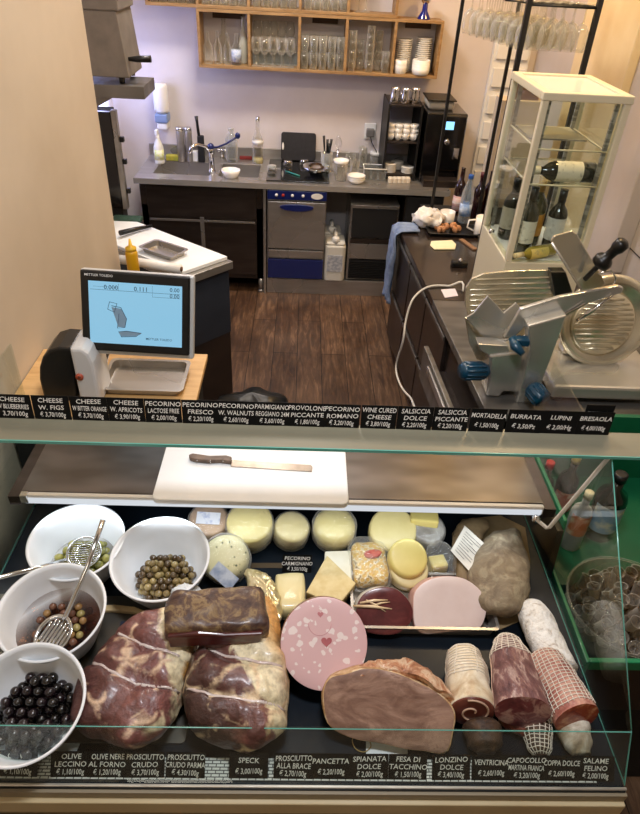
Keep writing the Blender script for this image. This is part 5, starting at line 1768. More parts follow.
# ham 1
pl1 = plan([(158, 617), (180, 616), (194, 632), (198, 650), (193, 672), (184, 690), (178, 712), (160, 736), (134, 752), (104, 742), (76, 728), (77, 700), (88, 674), (108, 656), (124, 634), (142, 622)], .945)
c1_ = cent(pl1)
def cleft(segs, depth=.13, wd=.011):
    sg_ = [(P(*a, .99).xy, P(*b2, .99).xy, bl) for a, b2, bl in segs]
    def f(x, y):
        k = 1.0
        for a, b2, bl in sg_:
            d_ = b2 - a; L2 = d_.length
            u = ((x - a.x) * d_.x + (y - a.y) * d_.y) / L2 ** 2
            v_ = ((x - a.x) * -d_.y + (y - a.y) * d_.x) / L2 - bl * L2 * math.sin(max(0, min(1, u)) * PI)
            k -= depth * math.exp(-(v_ / wd) ** 2)
        return k
    return f
SEG1 = (((92, 664), (186, 690), -.1), ((118, 634), (180, 660), -.08))
SEG2 = (((186, 690), (285, 706), -.07), ((208, 652), (282, 668), -.08))
def off(px, py, c): q = P(px, py, .99); return (q.x - c.x, q.y - c.y)
hm = thing('prosciutto_ham', 'large boned dark red ham with cream and orange rind, left one of two', 'ham', (c1_.x, c1_.y, ZB))
b_ = blob(B(), pl1, ZB, .142, 2.5, 40, .013, 13, n=120, seed=3, top=cleft(SEG1))
hb1 = b_.done('meat', hammat('ham_dark_red', (.96, .28, .0), [(.0, '#4a2a27'), (.22, '#5e3631'), (.4, '#7d504a'), (.55, '#6e403b'), (.66, '#845650'), (.70, '#e6d6ae'), (.80, '#e9dcb8'), (.84, '#c8944c'), (1, '#b47a36')], namp=.045, spots=((*off(186, 672, c1_), .030, '#c99446'), (*off(158, 722, c1_), .022, '#e2d2ac'))), hm)
bv = bvh_of(hb1)
for a, b2, bl in (((92, 664), (186, 690), -.1), ((118, 634), (180, 660), -.08)):
    pa, pb = P(*a, .99), P(*b2, .99)
    rb_ = ribbon(B(), drape_tube(bv, pa, pb, 0, 30, .0015, bl), .007).done('elastic_band', 'band', hm)
    md = rb_.modifiers.new('t', 'SOLIDIFY'); md.thickness = .0012
# ham 2 (speck)
pl2 = plan([(222, 634), (240, 622), (262, 622), (279, 640), (286, 662), (287, 700), (283, 726), (268, 744), (250, 750), (222, 743), (193, 729), (183, 715), (184, 690), (192, 664), (206, 646)], .95)
c2_ = cent(pl2)
hm2 = thing('speck_ham', 'large wrapped ham with half cream fat half dark meat, right one of two', 'ham', (c2_.x, c2_.y, ZT))
b_ = blob(B(), pl2, ZT, .152, 2.6, 40, .012, 13, n=120, seed=9, top=cleft(SEG2))
hb2 = b_.done('meat', hammat('speck_meat', (.85, .52, .0), [(.0, '#3a2620'), (.25, '#4f302a'), (.45, '#6a443e'), (.52, '#7a5048'), (.55, '#e6d8b0'), (.74, '#ecdfbc'), (.86, '#d9b27a'), (1, '#c08a4c')], veins='#e3c9a2', vs_=9, namp=.045, spots=((*off(252, 722, c2_), .034, '#7e4f46'), (*off(256, 668, c2_), .022, '#cf9c62'), (*off(278, 738, c2_), .02, '#8a4a38'))), hm2)
bv = bvh_of(hb2)
for a, b2, bl in (((186, 690), (285, 706), -.07), ((208, 652), (282, 668), -.08)):
    pa, pb = P(*a, .99), P(*b2, .99)
    rb_ = ribbon(B(), drape_tube(bv, pa, pb, 0, 30, .0015, bl), .0065).done('elastic_band', 'band', hm2)
    md = rb_.modifiers.new('t', 'SOLIDIFY'); md.thickness = .0012
# shank with gold foil
sk = [P(262, 655, .97), P(266, 630, .965), P(266, 612, .955), P(263, 598, .945)]
B().tube(smooth_ if False else sk, [.05, .04, .032, .028], 20).done('shank', hammat('shank_orange', (0, .2, 0), [(0, '#d9b27a'), (.5, '#cf9a58'), (1, '#b97f3e')], veins='#e6cfa0', nscale=20), hm2, sub=1)
ft = plan([(246, 572), (262, 574), (274, 584), (281, 604), (281, 622), (272, 622), (262, 600), (250, 590)], .95)
fo = B()
blob(fo, ft, ZT + .045, .05, 3, 18, .008, 60, n=64, seed=4, floor=ZT + .04)
fo.done('foil_wrap', mk('gold_foil', '#d8c48c', '#f1e6c0', sc=30, rough=.3, metal=.7, bump=.6), hm2)

# cured meat chunk lying across both hams
pl3 = plan([(164, 604), (172, 590), (196, 588), (232, 586), (256, 584), (265, 590), (267, 606), (266, 622), (230, 627), (196, 628), (166, 627), (163, 614)], 1.085)
c3_ = cent(pl3)
ck_ = thing('cured_meat_piece', 'dark brown wrapped block of cured meat lying across both hams', 'cured meat', (c3_.x, c3_.y, 1.0))
b_ = B(); blob(b_, pl3, 1.012, .078, 5.5, 28, .0045, 24, n=80, seed=12)
b_.done('crust', multi('chunk_crust', [(.28, '#2a1c17'), (.40, '#46302a'), (.49, '#5e4636'), (.56, '#8c7450'), (.6, '#6a5038'), (.68, '#4e352c'), (.8, '#33231f')], 22, .45, .9, .15, dist=.8), ck_)
pf0, pf1 = P(166, 629, 1.085), P(265, 625, 1.085)
yf0, yf1 = pf0.y - .008, pf1.y - .008
fpts = [Vector((pf0.x + .004, yf0, 1.022)), Vector((pf1.x - .012, yf1, 1.024)), Vector((pf1.x - .004, yf1, 1.062)), Vector(((pf0.x + pf1.x) / 2 + .02, (yf0 + yf1) / 2, 1.064)), Vector(((pf0.x + pf1.x) / 2 - .04, (yf0 + yf1) / 2, 1.072)), Vector((pf0.x + .002, yf0, 1.066))]
B().prism(fpts, (0, .02, 0)).done('cut_face', mk('cut_dark_red', '#3f1714', '#5e251e', sc=14, rough=.3, coat=.3, stretch=(.6, 1, 3)), ck_, bevel=.004)

# ================================================================== MORTADELLA
def log_disc(name, parent, c, ax, r_, L_, mface, mside, sx=1, sy=1, amp=0, seed=0, outline=None, rim=.0, n=72, face=.985):
    T = frame_T(c, ax)
    if outline is None:
        outline = [(r_ * sx * math.cos(a), r_ * sy * math.sin(a)) for a in [2 * PI * k / n for k in range(n)]]
    pts = smoothloop([(x, y, 0) for x, y in outline], n) if len(outline) < n else [Vector((x, y, 0)) for x, y in outline]
    m_ = len(pts)
    vs, fs = [], []
    rings = [(-L_, .0), (-L_, .82), (-L_ + .008, .95), (-L_ + .02, 1), (-L_ * .5, 1.0), (-.012, 1), (-.004, .995), (0, .98)]
    for z, s_ in rings:
        for p in pts:
            q = Vector((p.x * s_, p.y * s_, z))
            if amp and s_ > .5:
                w_ = noise.noise(q * 18 + Vector((seed, 0, 0))) * amp
                q.x *= 1 + w_ / r_; q.y *= 1 + w_ / r_
            vs.append(T @ q)
    for i in range(len(rings) - 1):
        for k in range(m_):
            k2 = (k + 1) % m_
            fs.append([i * m_ + k, i * m_ + k2, (i + 1) * m_ + k2, (i + 1) * m_ + k])
    fs.append([(len(rings) - 1) * m_ + k for k in range(m_)])
    o1 = B().add(vs, fs, 0, True).done('rind', mside, parent)
    b_ = B()
    vs2 = [T @ Vector((0, 0, .002))]
    for s_ in (.35, .7, .93 * face / .985, face):
        for k, p in enumerate(pts):
            q = Vector((p.x * s_, p.y * s_, .0022 if s_ < face - .001 else .0004))
            if amp:
                q0_ = Vector((p.x * .98, p.y * .98, 0))
                w_ = noise.noise(q0_ * 18 + Vector((seed, 0, 0))) * amp
                q.x *= 1 + w_ / r_; q.y *= 1 + w_ / r_
                q.z += noise.noise(q * 25) * amp * .4 if s_ < face - .001 else 0
            vs2.append(T @ q)
    fs2 = [[0, 1 + k, 1 + (k + 1) % m_] for k in range(m_)]
    for i in range(3):
        for k in range(m_):
            k2 = (k + 1) % m_
            fs2.append([1 + i * m_ + k, 1 + (i + 1) * m_ + k, 1 + (i + 1) * m_ + k2, 1 + i * m_ + k2])
    b_.add(vs2, fs2, 0, True)
    o2 = b_.done('cut_face', mface, parent)
    return T, o1, o2
m, t, b = nt('mortadella_pink')
v = coords(t)
nz_ = t.nodes.new('ShaderNodeTexNoise'); nz_.inputs['Scale'].default_value = 45; t.links.new(v, nz_.inputs['Vector'])
vmm = t.nodes.new('ShaderNodeVectorMath'); vmm.operation = 'MULTIPLY_ADD'; t.links.new(nz_.outputs['Color'], vmm.inputs[0]); vmm.inputs[1].default_value = (.02, .02, .02); t.links.new(v, vmm.inputs[2])
vv = vor(t, vmm.outputs[0], 48)
n_ = noi(t, v, 22, 3)
ad = t.nodes.new('ShaderNodeMath'); ad.operation = 'MULTIPLY_ADD'; t.links.new(n_, ad.inputs[0]); ad.inputs[1].default_value = 1.35; t.links.new(vv, ad.inputs[2])
t.links.new(ramp(t, [(.0, '#ecdcd5'), (.985, '#e8d8d4'), (1.0, '#d6b0b0')], ad.outputs[0]), b.inputs['Base Color'])
b.inputs['Roughness'].default_value = .4
MAT['morta'] = m
c = P(324, 643, ZT + .125)
ax = Vector((0, -.62, .78)).normalized()
mo = thing('mortadella', 'big round mortadella, pink cut face with white fat dots and heart mark', 'mortadella', (c.x, c.y, ZT))
T, _, _ = log_disc('mortadella', mo, c, ax, .1065, .10, 'morta', mk('mortadella_skin', '#8b5a4a', '#6f4338', sc=12, rough=.35, coat=.4), 1, 1.02)
# heart marks pressed in the face
def heart(cx_, cy_, s_, T, m_):
    pts = []
    for k in range(24):
        a = 2 * PI * k / 24
        pts.append(T @ Vector((cx_ + s_ * 16 * math.sin(a) ** 3 / 17, cy_ + s_ * (13 * math.cos(a) - 5 * math.cos(2 * a) - 2 * math.cos(3 * a) - math.cos(4 * a)) / 17, .0022)))
    return B().prism(pts, (T.to_3x3() @ Vector((0, 0, .0008)))).done('heart_mark', m_, mo)
MAT['rose'] = mk('dark_rose', '#a4565c', '#b4666a', sc=30, rough=.45)
ra = mk('rose_line', '#c78f92', rough=.5)
heart(.006, .003, .014, T, 'rose')
heart(-.010, .066, .008, T, mk('rose_pale', '#bb777a', rough=.5))
B().tube([T @ Vector((-.036 + .0 + .028 * math.cos(a) + .025, .045 + .028 * math.sin(a), .0022)) for a in [PI + k * PI / 14 for k in range(15)]], .0008, 5).done('curved_mark', ra, mo)

# ================================================================== ROAST (turkey) big cut face
c = P(389, 707, ZT + .085)
tr = thing('roast_turkey_breast', 'large roast meat joint with brown cut face and orange crusted top', 'roast', (c.x, c.y, ZT))
ax = Vector((-.05, -.66, .75)).normalized()
z_ = .0022
TT = frame_T(c, ax)
outl = []
for x, y in ((323, 692), (329, 679), (345, 673), (366, 668), (392, 670), (415, 680), (440, 695), (455, 712), (455, 735), (446, 755), (420, 752), (390, 746), (360, 741), (336, 732), (324, 712)):
    d = ray(x, y); n3 = ax; tt = (c - CAM).dot(n3) / d.dot(n3); q = TT.inverted() @ (CAM + d * tt)
    outl.append((q.x, q.y))
T, o1, o2 = log_disc('roast', tr, c, ax, .10, .075, multi('roast_cut', [(.25, '#5f4336'), (.4, '#7b5a4a'), (.52, '#91705e'), (.62, '#a5836f'), (.7, '#7f5c4a'), (.85, '#a58572')], 9, .5, .6, .1, (1, 2.2, 1), 8, 1.8),
                     multi('roast_crust', [(.25, '#8a6440'), (.42, '#b58a5c'), (.52, '#cda878'), (.62, '#e0c8a0'), (.78, '#a8754a')], 30, .6, .9, .1), outline=outl, amp=.006, seed=5, face=.972)
bt_ = plan([(336, 682), (348, 670), (366, 662), (392, 659), (414, 662), (434, 671), (449, 686), (456, 698), (448, 696), (420, 683), (390, 678), (360, 680)], .985)
b_ = B(); blob(b_, bt_, ZT, .135, 3.0, 24, .009, 26, n=72, seed=21)
# the body behind the cut face
b_.done('crusted_back', multi('roast_crust2', [(.25, '#6a5f48'), (.38, '#9a6446'), (.47, '#bd8560'), (.56, '#d6b898'), (.62, '#ae6e4a'), (.7, '#8d7a5e'), (.8, '#8a4c30')], 24, .55, 1.2, .12, dist=1.0, bdist=.006), tr)
b_ = B()
for k in range(40):
    f = k / 39; x = 330 + f * 120
    a = P(x, 733 + 18 * f ** .8 + random.uniform(-2, 2), ZT + .02)
# string and white paper below
pa = tag(B().prism([P(x, y, ZT) for x, y in ((366, 742), (407, 742), (408, 762), (366, 762))], (0, 0, .002)).done('white_paper', mk('white_tray_paper', '#dfe3e4', rough=.6), loc=P(388, 752, ZT)), 'white paper sheet peeking out under the roast joint', 'paper')
so = tag(B().tube(smoothloop([P(x, y, ZT + .004) for x, y in ((353, 738), (355, 748), (364, 752), (371, 746), (366, 738))], 30), .0012, 6, closed=True).done('string_loop', mk('twine', '#a58a52', rough=.8), loc=P(362, 745, ZT)), 'loop of brown string lying in front of roast joint', 'string')

# ================================================================== STEEL TRAY with bresaola and cooked ham
tc = P(418, 598, ZT)
tx0, tx1 = P(349, 600, ZT).x, P(487, 600, ZT).x
ty0, ty1 = P(418, 638, ZT).y, P(418, 572, ZT + .04).y
o = tag(traymesh(tx1 - tx0, ty1 - ty0, .04, 'steel', name='meat_tray', lip=.008, round_=.012), 'rectangular steel tray holding the dark bresaola and pale cooked ham', 'tray')
o.location = ((tx0 + tx1) / 2, (ty0 + ty1) / 2, ZT)
ztr = ZT + .004
def faced(name, lb, cat, center, ax, px_outline, L_, mf, ms, amp=.002, seed=0):
    r = thing(name, lb, cat, (center.x, center.y, ztr))
    TT = frame_T(center, ax); out = []
    for x, y in px_outline:
        d = ray(x, y); tt = (center - CAM).dot(ax) / d.dot(ax); q = TT.inverted() @ (CAM + d * tt)
        out.append((q.x, q.y))
    T, o1, o2 = log_disc(name, r, center, ax, .07, L_, mf, ms, outline=out, amp=amp, seed=seed)
    return r, T
axb = Vector((0, -.62, .78)).normalized()
MAT['bresa'] = multi('bresaola_red', [(.3, '#4a1f20'), (.5, '#5e292a'), (.66, '#6c3433'), (.72, '#9a6a62')], 22, .3, .2, .4, dist=1.0)
c = P(384, 612, ztr + .055)
br_, T = faced('bresaola', 'dark red cut bresaola with white rind in the steel tray', 'cured meat', c, axb, ((356, 612), (362, 595), (378, 587), (396, 589), (410, 602), (412, 618), (402, 631), (386, 635), (366, 631)), .085, 'bresa', mk('white_casing', '#d8d2c6', '#b7a99a', sc=14, rough=.5, bump=.4), .002, 2)
# paler ring of casing behind the face
b_ = B(); TT = frame_T(c, axb)
pk = B()
for (xa, ya, xb, yb, rr) in ((353, 606, 392, 609, .0035), (360, 603, 388, 600, .0028), (366, 600, 386, 612, .0022), (372, 606, 390, 602, .002)):
    def onf(x, y):
        d = ray(x, y); tt = (c + axb * .006 - CAM).dot(axb) / d.dot(axb); return CAM + d * tt
    pk.tube([onf(xa, ya), onf((xa + xb) / 2, (ya + yb) / 2 - 1), onf(xb, yb)], [rr, rr * 1.3, rr * .4], 8)
tag(pk.done('fat_strip', mk('cream_fat', '#e6cfa6', '#cfae84', sc=30, rough=.4, coat=.3), loc=(c.x, c.y, c.z)), 'cream coloured fat strips lying on the dark red bresaola face', 'fat strip')
c = P(449, 606, ztr + .058)
ch_, T = faced('cooked_ham', 'pale pink cooked ham block with smooth cut face in the steel tray', 'ham', c, axb, ((413, 605), (416, 590), (430, 579), (448, 576), (466, 579), (480, 590), (487, 605), (484, 622), (474, 631), (450, 632), (425, 634), (415, 626)), .10, mk('cooked_ham_pink', '#e0cdc6', '#d9c3bb', sc=11, rough=.45), mk('cooked_ham_side', '#cfa49a', '#b98a80', sc=10, rough=.45), .0015, 4)
cd_ = tag(B().tube([P(432, 576, ztr + .10), P(431, 585, ztr + .08), P(428, 596, ztr + .075)], .0011, 6).done('twine_end', mk('white_twine', '#e6e2d8', rough=.8), loc=P(431, 585, ztr + .08)), 'short white twine hanging between bresaola and cooked ham', 'string')

# ================================================================== SALAMI LOGS
def salami(name, lb, cat, p0, p1, prof, mskin, mcut=None, amp=.002, seed=0, n=40, cutamp=.0, cut_end=True, squash=1.0):
    """p0 back end (rounded), p1 front end (flat cut). prof: (fraction, radius)"""
    p0, p1 = Vector(p0), Vector(p1)
    ax = (p1 - p0); L_ = ax.length
    T = frame_T(p0, ax)
    r = thing(name, lb, cat, (p1.x, p1.y, ZT))
    vs, fs = [], []
    N = 48
    def rad(f):
        for (fa, ra_), (fb, rb2) in zip(prof, prof[1:]):
            if fa <= f <= fb:
                u = (f - fa) / max(1e-6, fb - fa); u = u * u * (3 - 2 * u) if fa > .2 else math.sin(u * PI / 2)
                return ra_ + (rb2 - ra_) * u
        return prof[-1][1]
    for i in range(N + 1):
        f = i / N; rr = rad(f)
        for k in range(n):
            a = 2 * PI * k / n
            q = Vector((rr * math.cos(a), rr * math.sin(a) * squash, f * L_))
            if amp and rr > .005:
                w_ = noise.noise(q * 22 + Vector((seed, 0, 0))) * amp + noise.noise(q * 60 + Vector((seed, 3, 0))) * amp * .5
                q.x += w_ * math.cos(a); q.y += w_ * math.sin(a)
            vs.append(T @ q)
    for i in range(N):
        for k in range(n):
            k2 = (k + 1) % n
            fs.append([i * n + k, i * n + k2, (i + 1) * n + k2, (i + 1) * n + k])
    fs.append(list(range(n))[::-1])
    if not mcut:
        fs.append([N * n + k for k in range(n)])
    B().add(vs, fs, 0, True).done('skin', mskin, r)
    if mcut:
        ring = vs[N * n:(N + 1) * n]
        cc = sum(ring, Vector()) / n
        v2 = [cc + ax.normalized() * .002] + [cc + (p - cc) * .6 + ax.normalized() * .002 for p in ring] + ring
        f2 = [[0, 1 + k, 1 + (k + 1) % n] for k in range(n)] + [[1 + k, 1 + n + k, 1 + n + (k + 1) % n, 1 + (k + 1) % n] for k in range(n)]
        B().add(v2, f2, 0, True).done('cut_face', mcut, r)
    return r, T, rad, L_, squash
def net(r, T, rad, L_, squash, f0, f1, nr, nl, tr=.0012, twist=0.0, lift=.0012, m_='netstring', amp=.002, seed=0):
    b_ = B()
    def pt_(f, a):
        rr = rad(f) + lift
        q = Vector((rr * math.cos(a), rr * math.sin(a) * squash, f * L_))
        w_ = noise.noise(q * 22 + Vector((seed, 0, 0))) * amp + noise.noise(q * 60 + Vector((seed, 3, 0))) * amp * .5
        q.x += w_ * math.cos(a); q.y += w_ * math.sin(a)
        return T @ q
    for i in range(nr):
        f = f0 + (f1 - f0) * (i + .5) / nr
        b_.tube([pt_(f + .006 * math.sin(a * 5 + i), a) for a in [2 * PI * k / 30 for k in range(30)]], tr, 5, closed=True)
    for k in range(nl):
        a = 2 * PI * k / nl
        b_.tube([pt_(f0 + (f1 - f0) * j / 20, a + twist * j / 20) for j in range(21)], tr, 5)
    return b_.done('netting', m_, r)
MAT['netstring'] = mk('cotton_net', '#e0d5c4', rough=.85)
MAT['netred'] = mk('cotton_net_stained', '#d9b7a0', rough=.85)
# white mouldy salami
MAT['whitemould'] = multi('white_mould', [(.3, '#a99a8a'), (.42, '#dcd6cb'), (.6, '#eeebe4'), (.8, '#d6cdbf')], 55, .85, 1.2, 0)
r = salami('white_salami', 'white mould coated whole salami, rearmost in the group at right', 'salami', P(527, 601, ZT + .045), P(560, 672, ZT + .045), [(0, .01), (.12, .036), (.35, .045), (1, .046)], 'whitemould', None, .004, 3)
# netted coppa with orange cut
MAT['coppa'] = multi('paprika_meat', [(.25, '#5c1e12'), (.42, '#8c2f1c'), (.55, '#a8502c'), (.66, '#d9a07a'), (.8, '#7a2616')], 26, .35, .4, .4)
MAT['coppask'] = multi('pinkish_skin', [(.3, '#86483c'), (.45, '#a86a5c'), (.6, '#c99a86'), (.75, '#9a5644')], 24, .55, 1.2, .08)
r = salami('netted_salami', 'netted salami with paprika red cut face, rightmost of the group', 'salami', P(541, 655, ZT + .07), P(577, 718, ZT + .085), [(0, .03), (.12, .043), (.5, .050), (1, .053)], 'coppask', 'coppa', .003, 8)
net(*r, .02, .93, 17, 24, .0011, .25, amp=.003, seed=8)
# capocollo: netted top, dark red body
MAT['capo'] = multi('capocollo_skin', [(.28, '#4f3032'), (.42, '#6c4644'), (.52, '#805854'), (.6, '#b4968a'), (.66, '#7a524e'), (.8, '#573636')], 50, .55, 1.3, .08, (1, .35, .6), 6, .5)
MAT['capocut'] = multi('capocollo_cut', [(.3, '#4a1c1e'), (.5, '#6e3434'), (.62, '#b08a7c'), (.75, '#5a2628')], 24, .35, .3, .4)
r = salami('capocollo', 'thick capocollo with netted tip and dark red flattened body, centre of group', 'cured meat', P(506, 636, ZT + .06), P(523, 712, ZT + .095), [(0, .014), (.14, .036), (.4, .052), (.8, .061), (1, .064)], 'capo', 'capocut', .003, 14, squash=.8)
net(*r, .02, .34, 9, 18, .0012, .1, amp=.003, seed=14)
b_ = B(); T = r[1]; L_ = r[3]
for k in range(5):
    a = 2.0 + k * .28
    b_.tube([T @ Vector(((r[2](f) + .001) * math.cos(a), -(r[2](f) + .001) * math.sin(a) * .8, f * L_)) for f in [.35 + .6 * j / 14 for j in range(15)]], .0012, 5)
b_.done('string', 'netred', r[0])
# pancetta roll
MAT['panc'] = multi('pancetta_fat', [(.3, '#b99a78'), (.45, '#d9c6a4'), (.6, '#eadfc8'), (.8, '#cdb18c')], 14, .5, .6, .2)
r = salami('pancetta_roll', 'cream coloured rolled pancetta tied with string, beside the roast joint', 'pancetta', P(463, 650, ZT + .05), P(472, 711, ZT + .07), [(0, .02), (.15, .042), (.5, .051), (1, .053)], 'panc', None, .005, 6)
net(*r, .04, .6, 11, 6, .0014, .3, amp=.005, seed=6)
T = r[1]; L_ = r[3]
sp_ = []
m, t, b = nt('pancetta_cut'); b.inputs['Base Color'].default_value = lin('#5c2720'); b.inputs['Roughness'].default_value = .35
face = B().lathe([(.0001, .003), (.048, .003), (.052, 0)], T=T @ Matrix.Translation((0, 0, L_ + .001)), n=36)
fo_ = face.done('cut_face', mk('pancetta_lean', '#5e2b22', '#7a3f31', sc=16, rough=.35, coat=.4), r[0])
B().tube([T @ Vector(((.006 + .0047 * a) * math.cos(a * 1.0), (.006 + .0047 * a) * math.sin(a), L_ + .0045)) for a in [k * .25 for k in range(34)]], .0026, 6).done('fat_spiral', mk('fat_line', '#c9a88e', rough=.5), r[0])
# lower dark pieces
MAT['darksk'] = multi('dark_dry_skin', [(.3, '#241811'), (.5, '#443022'), (.7, '#64492f')], 26, .65, 1.3, .0)
salami('dark_salami', 'dark brown salami lying lowest below the pancetta roll near front glass', 'salami', P(481, 722, ZT + .04), P(486, 753, ZT + .030), [(0, .035), (.2, .046), (.75, .040), (1, .022)], 'darksk', None, .004, 31)
MAT['fatmeat'] = multi('dark_red_dry', [(.3, '#4a201a'), (.5, '#74392c'), (.68, '#a98468'), (.8, '#5a2a22')], 20, .45, .6, .3)
salami('dried_sausage', 'dark red dried piece tucked under the capocollo cut end', 'cured meat', P(500, 715, ZT + .025), P(538, 732, ZT + .024), [(0, .012), (.3, .024), (1, .024)], 'fatmeat', None, .004, 35)
r = salami('netted_end', 'short netted brown sausage end pointing at the front glass', 'salami', P(535, 715, ZT + .034), P(541, 757, ZT + .024), [(0, .032), (.3, .034), (.8, .026), (1, .014)], 'darksk', None, .003, 40)
net(*r, .1, .98, 10, 16, .0011, .3, amp=.003, seed=40)
salami('white_streaked_salami', 'grey and white streaked salami tip below the paprika cut end', 'salami', P(567, 712, ZT + .040), P(582, 755, ZT + .028), [(0, .036), (.3, .041), (.75, .034), (1, .020)], multi('streaked_white', [(.3, '#5a4a3a'), (.45, '#a09078'), (.6, '#ddd6c6'), (.8, '#8a7a62')], 14, .6, .8, 0, (1, 1, .25)), None, .003, 44)

# ================================================================== LEATHERY BIG PIECE + PAPERS
bp = tag(B().prism([P(x, y, ZT) for x, y in ((452, 534), (462, 520), (500, 516), (525, 528), (530, 560), (528, 618), (500, 630), (487, 627), (468, 600), (456, 570))], (0, 0, .003)).done('brown_paper', mk('kraft_paper', '#8f7a58', '#77633f', sc=10, rough=.8, bump=.2), loc=P(495, 570, ZT)), 'crinkled brown kraft paper sheet beneath the big brown cured piece', 'paper')
pl4 = plan([(492, 533), (508, 531), (520, 533), (524, 548), (529, 565), (530, 585), (524, 603), (509, 612), (490, 610), (474, 597), (469, 577), (473, 556), (482, 543)], .95)
c4 = cent(pl4)
b_ = B(); blob(b_, pl4, ZT + .0035, .115, 2.2, 28, .010, 16, n=80, seed=17)
tag(b_.done('culatello', multi('leathery_brown', [(.25, '#5a4c3a'), (.4, '#766650'), (.52, '#85755c'), (.62, '#988b70'), (.75, '#6e5f49')], 15, .7, 1.2, 0, dist=1.6, bdist=.006), loc=(c4.x, c4.y, ZT)), 'big pear shaped grey brown cured piece on brown paper at right', 'cured meat')
# paper label leaning
lp0 = [P(451, 551, ZT + .075), P(469, 571, ZT + .075), P(485, 544, ZT + .095), P(465, 526, ZT + .095)]
lbl = thing('paper_label', 'white printed product label on brown paper left of the big cured piece', 'label', lp0[0])
B().prism(lp0, (0, .004, -.002)).done('label_sheet', mk('label_paper', '#d9d2c3', '#cfc6b6', sc=8, rough=.7), lbl)
b_ = B()
for k in range(9):
    f = .14 + k * .09
    e0 = lp0[0].lerp(lp0[3], f); e1 = lp0[1].lerp(lp0[2], f)
    up_ = Vector((0, -.003, .003))
    a, b2 = e0.lerp(e1, .12) + up_, e0.lerp(e1, .88 if k % 3 else .6) + up_
    b_.tube([a, b2], .0007, 4)
b_.done('print_lines', mk('label_print', '#4a443c', rough=.8), lbl)
bk = plan([(452, 545), (458, 524), (476, 517), (490, 522), (480, 545), (478, 580), (462, 590), (455, 570)], .92)
b_ = B(); blob(b_, bk, ZT + .004, .06, 2.2, 14, .008, 26, n=48, seed=51)
tag(b_.done('brown_paper_parcel', mk('crumpled_kraft', '#6d573a', '#8a7350', sc=16, rough=.75, bump=.5), loc=(cent(bk).x, cent(bk).y, ZT)), 'crumpled brown paper parcel behind the white printed label', 'parcel')

# ================================================================== CHEESES
MAT['rindcream'] = mk('cream_cheese_rind', '#ddcf92', '#cfbd7a', sc=7, rough=.45, bump=.08, coat=.2)
MAT['rindpale'] = mk('pale_cheese', '#e0d2a0', '#d6c488', sc=6, rough=.45, bump=.06, coat=.2)
MAT['yell'] = mk('yellow_cheese', '#dac97a', '#cdb966', sc=7, rough=.4, coat=.25)
MAT['wrap'] = glassm('cling_wrap', '#fbfbf8', .2, .12, 1.45, .02, bump=.9)
def wheel(name, lb, px, py, zc, r_, h, mm_, ax=(0, 0, 1), rnd=.012, wrap=False, scl=(1, 1)):
    c = P(px, py, zc)
    T = frame_T(c, Vector(ax), Vector((0, 1, 0)))
    prof = [(.0001, -h / 2)] + [(r_ - rnd + rnd * math.sin(a), -h / 2 + rnd - rnd * math.cos(a)) for a in [PI / 2 * k / 4 for k in range(5)]] + [(r_ + .001, 0)] + [(r_ - rnd + rnd * math.cos(a), h / 2 - rnd + rnd * math.sin(a)) for a in [PI / 2 * k / 4 for k in range(5)]] + [(.0001, h / 2)]
    r = thing(name, lb, 'cheese', (c.x, c.y, ZT))
    B().lathe(prof, T=T, n=40).done('cheese_body', mm_, r)
    if wrap:
        b_ = B()
        vs, fs = [], []
        pw = [(.0001, -h / 2 - .004), (r_ * .8, -h / 2 - .003), (r_ + .004, -h / 3), (r_ + .004, h / 3), (r_ * .85, h / 2 + .003), (.0001, h / 2 + .003)]
        n = 36
        for ri, (rr, z) in enumerate(pw):
            for k in range(n):
                a = 2 * PI * k / n
                q = Vector((rr * math.cos(a), rr * math.sin(a), z))
                if rr > .01:
                    q.x *= 1 + .05 * abs(noise.noise(q * 40)); q.y *= 1 + .05 * abs(noise.noise(q * 40 + Vector((3, 3, 3))))
                    q.z += .004 * noise.noise(q * 70) if ri in (1, 4) else 0
                vs.append(T @ q)
        for i in range(len(pw) - 1):
            for k in range(n):
                k2 = (k + 1) % n
                fs.append([i * n + k, i * n + k2, (i + 1) * n + k2, (i + 1) * n + k])
        b_.add(vs, fs, 0, True)
        # crumpled tail of film
        tail = [(T @ Vector((math.cos(a) * r_ * 1.0, -r_ * 1.0 + .01 * math.sin(3 * a), -h / 2 + .002))) for a in (0, 1)]
        b_.done('film_wrap', 'wrap', r)
    return r, T
r, T = wheel('wrapped_cheese', 'pinkish film wrapped cheese with white blue label behind the herb cheese', 209, 524, ZT + .05, .058, .075, mk('pinkish_cheese', '#d6b79a', '#c4a084', sc=10, rough=.45), (.05, -.25, 1), wrap=True)
b_ = B(); b_.cbox(T @ Vector((0, -.004, .0425)), (.07, .04, .0015), rot=T.to_3x3()); lb_ = b_.done('printed_label', mk('white_blue_label', '#e8e8ec', '#7c8cc0', sc=50, rough=.5, lo=.5, hi=.75), r)
wheel('wrapped_cheese', 'large cream cheese wheel in clear film, second from left at back', 250, 527, ZT + .06, .068, .09, 'rindcream', (0, -.35, 1), wrap=True)
wheel('wrapped_cheese', 'smaller film wrapped cheese between the two large cream wheels', 291, 531, ZT + .045, .052, .075, 'rindpale', (.1, -.3, 1), wrap=True)
wheel('wrapped_cheese', 'round pale cheese in clear film above the diamond shaped wedge', 334, 529, ZT + .055, .063, .085, 'rindcream', (0, -.3, 1), rnd=.025, wrap=True)
r, T = wheel('herb_cheese', 'herb dotted cheese with grey blue label beside the brown olives', 226, 559, ZT + .05, .066, .07, None or 'rindcream', (-.15, -.5, 1), rnd=.02, wrap=True)
m, t, b = nt('herb_spotted_cheese'); v = coords(t); vv = vor(t, v, 55)
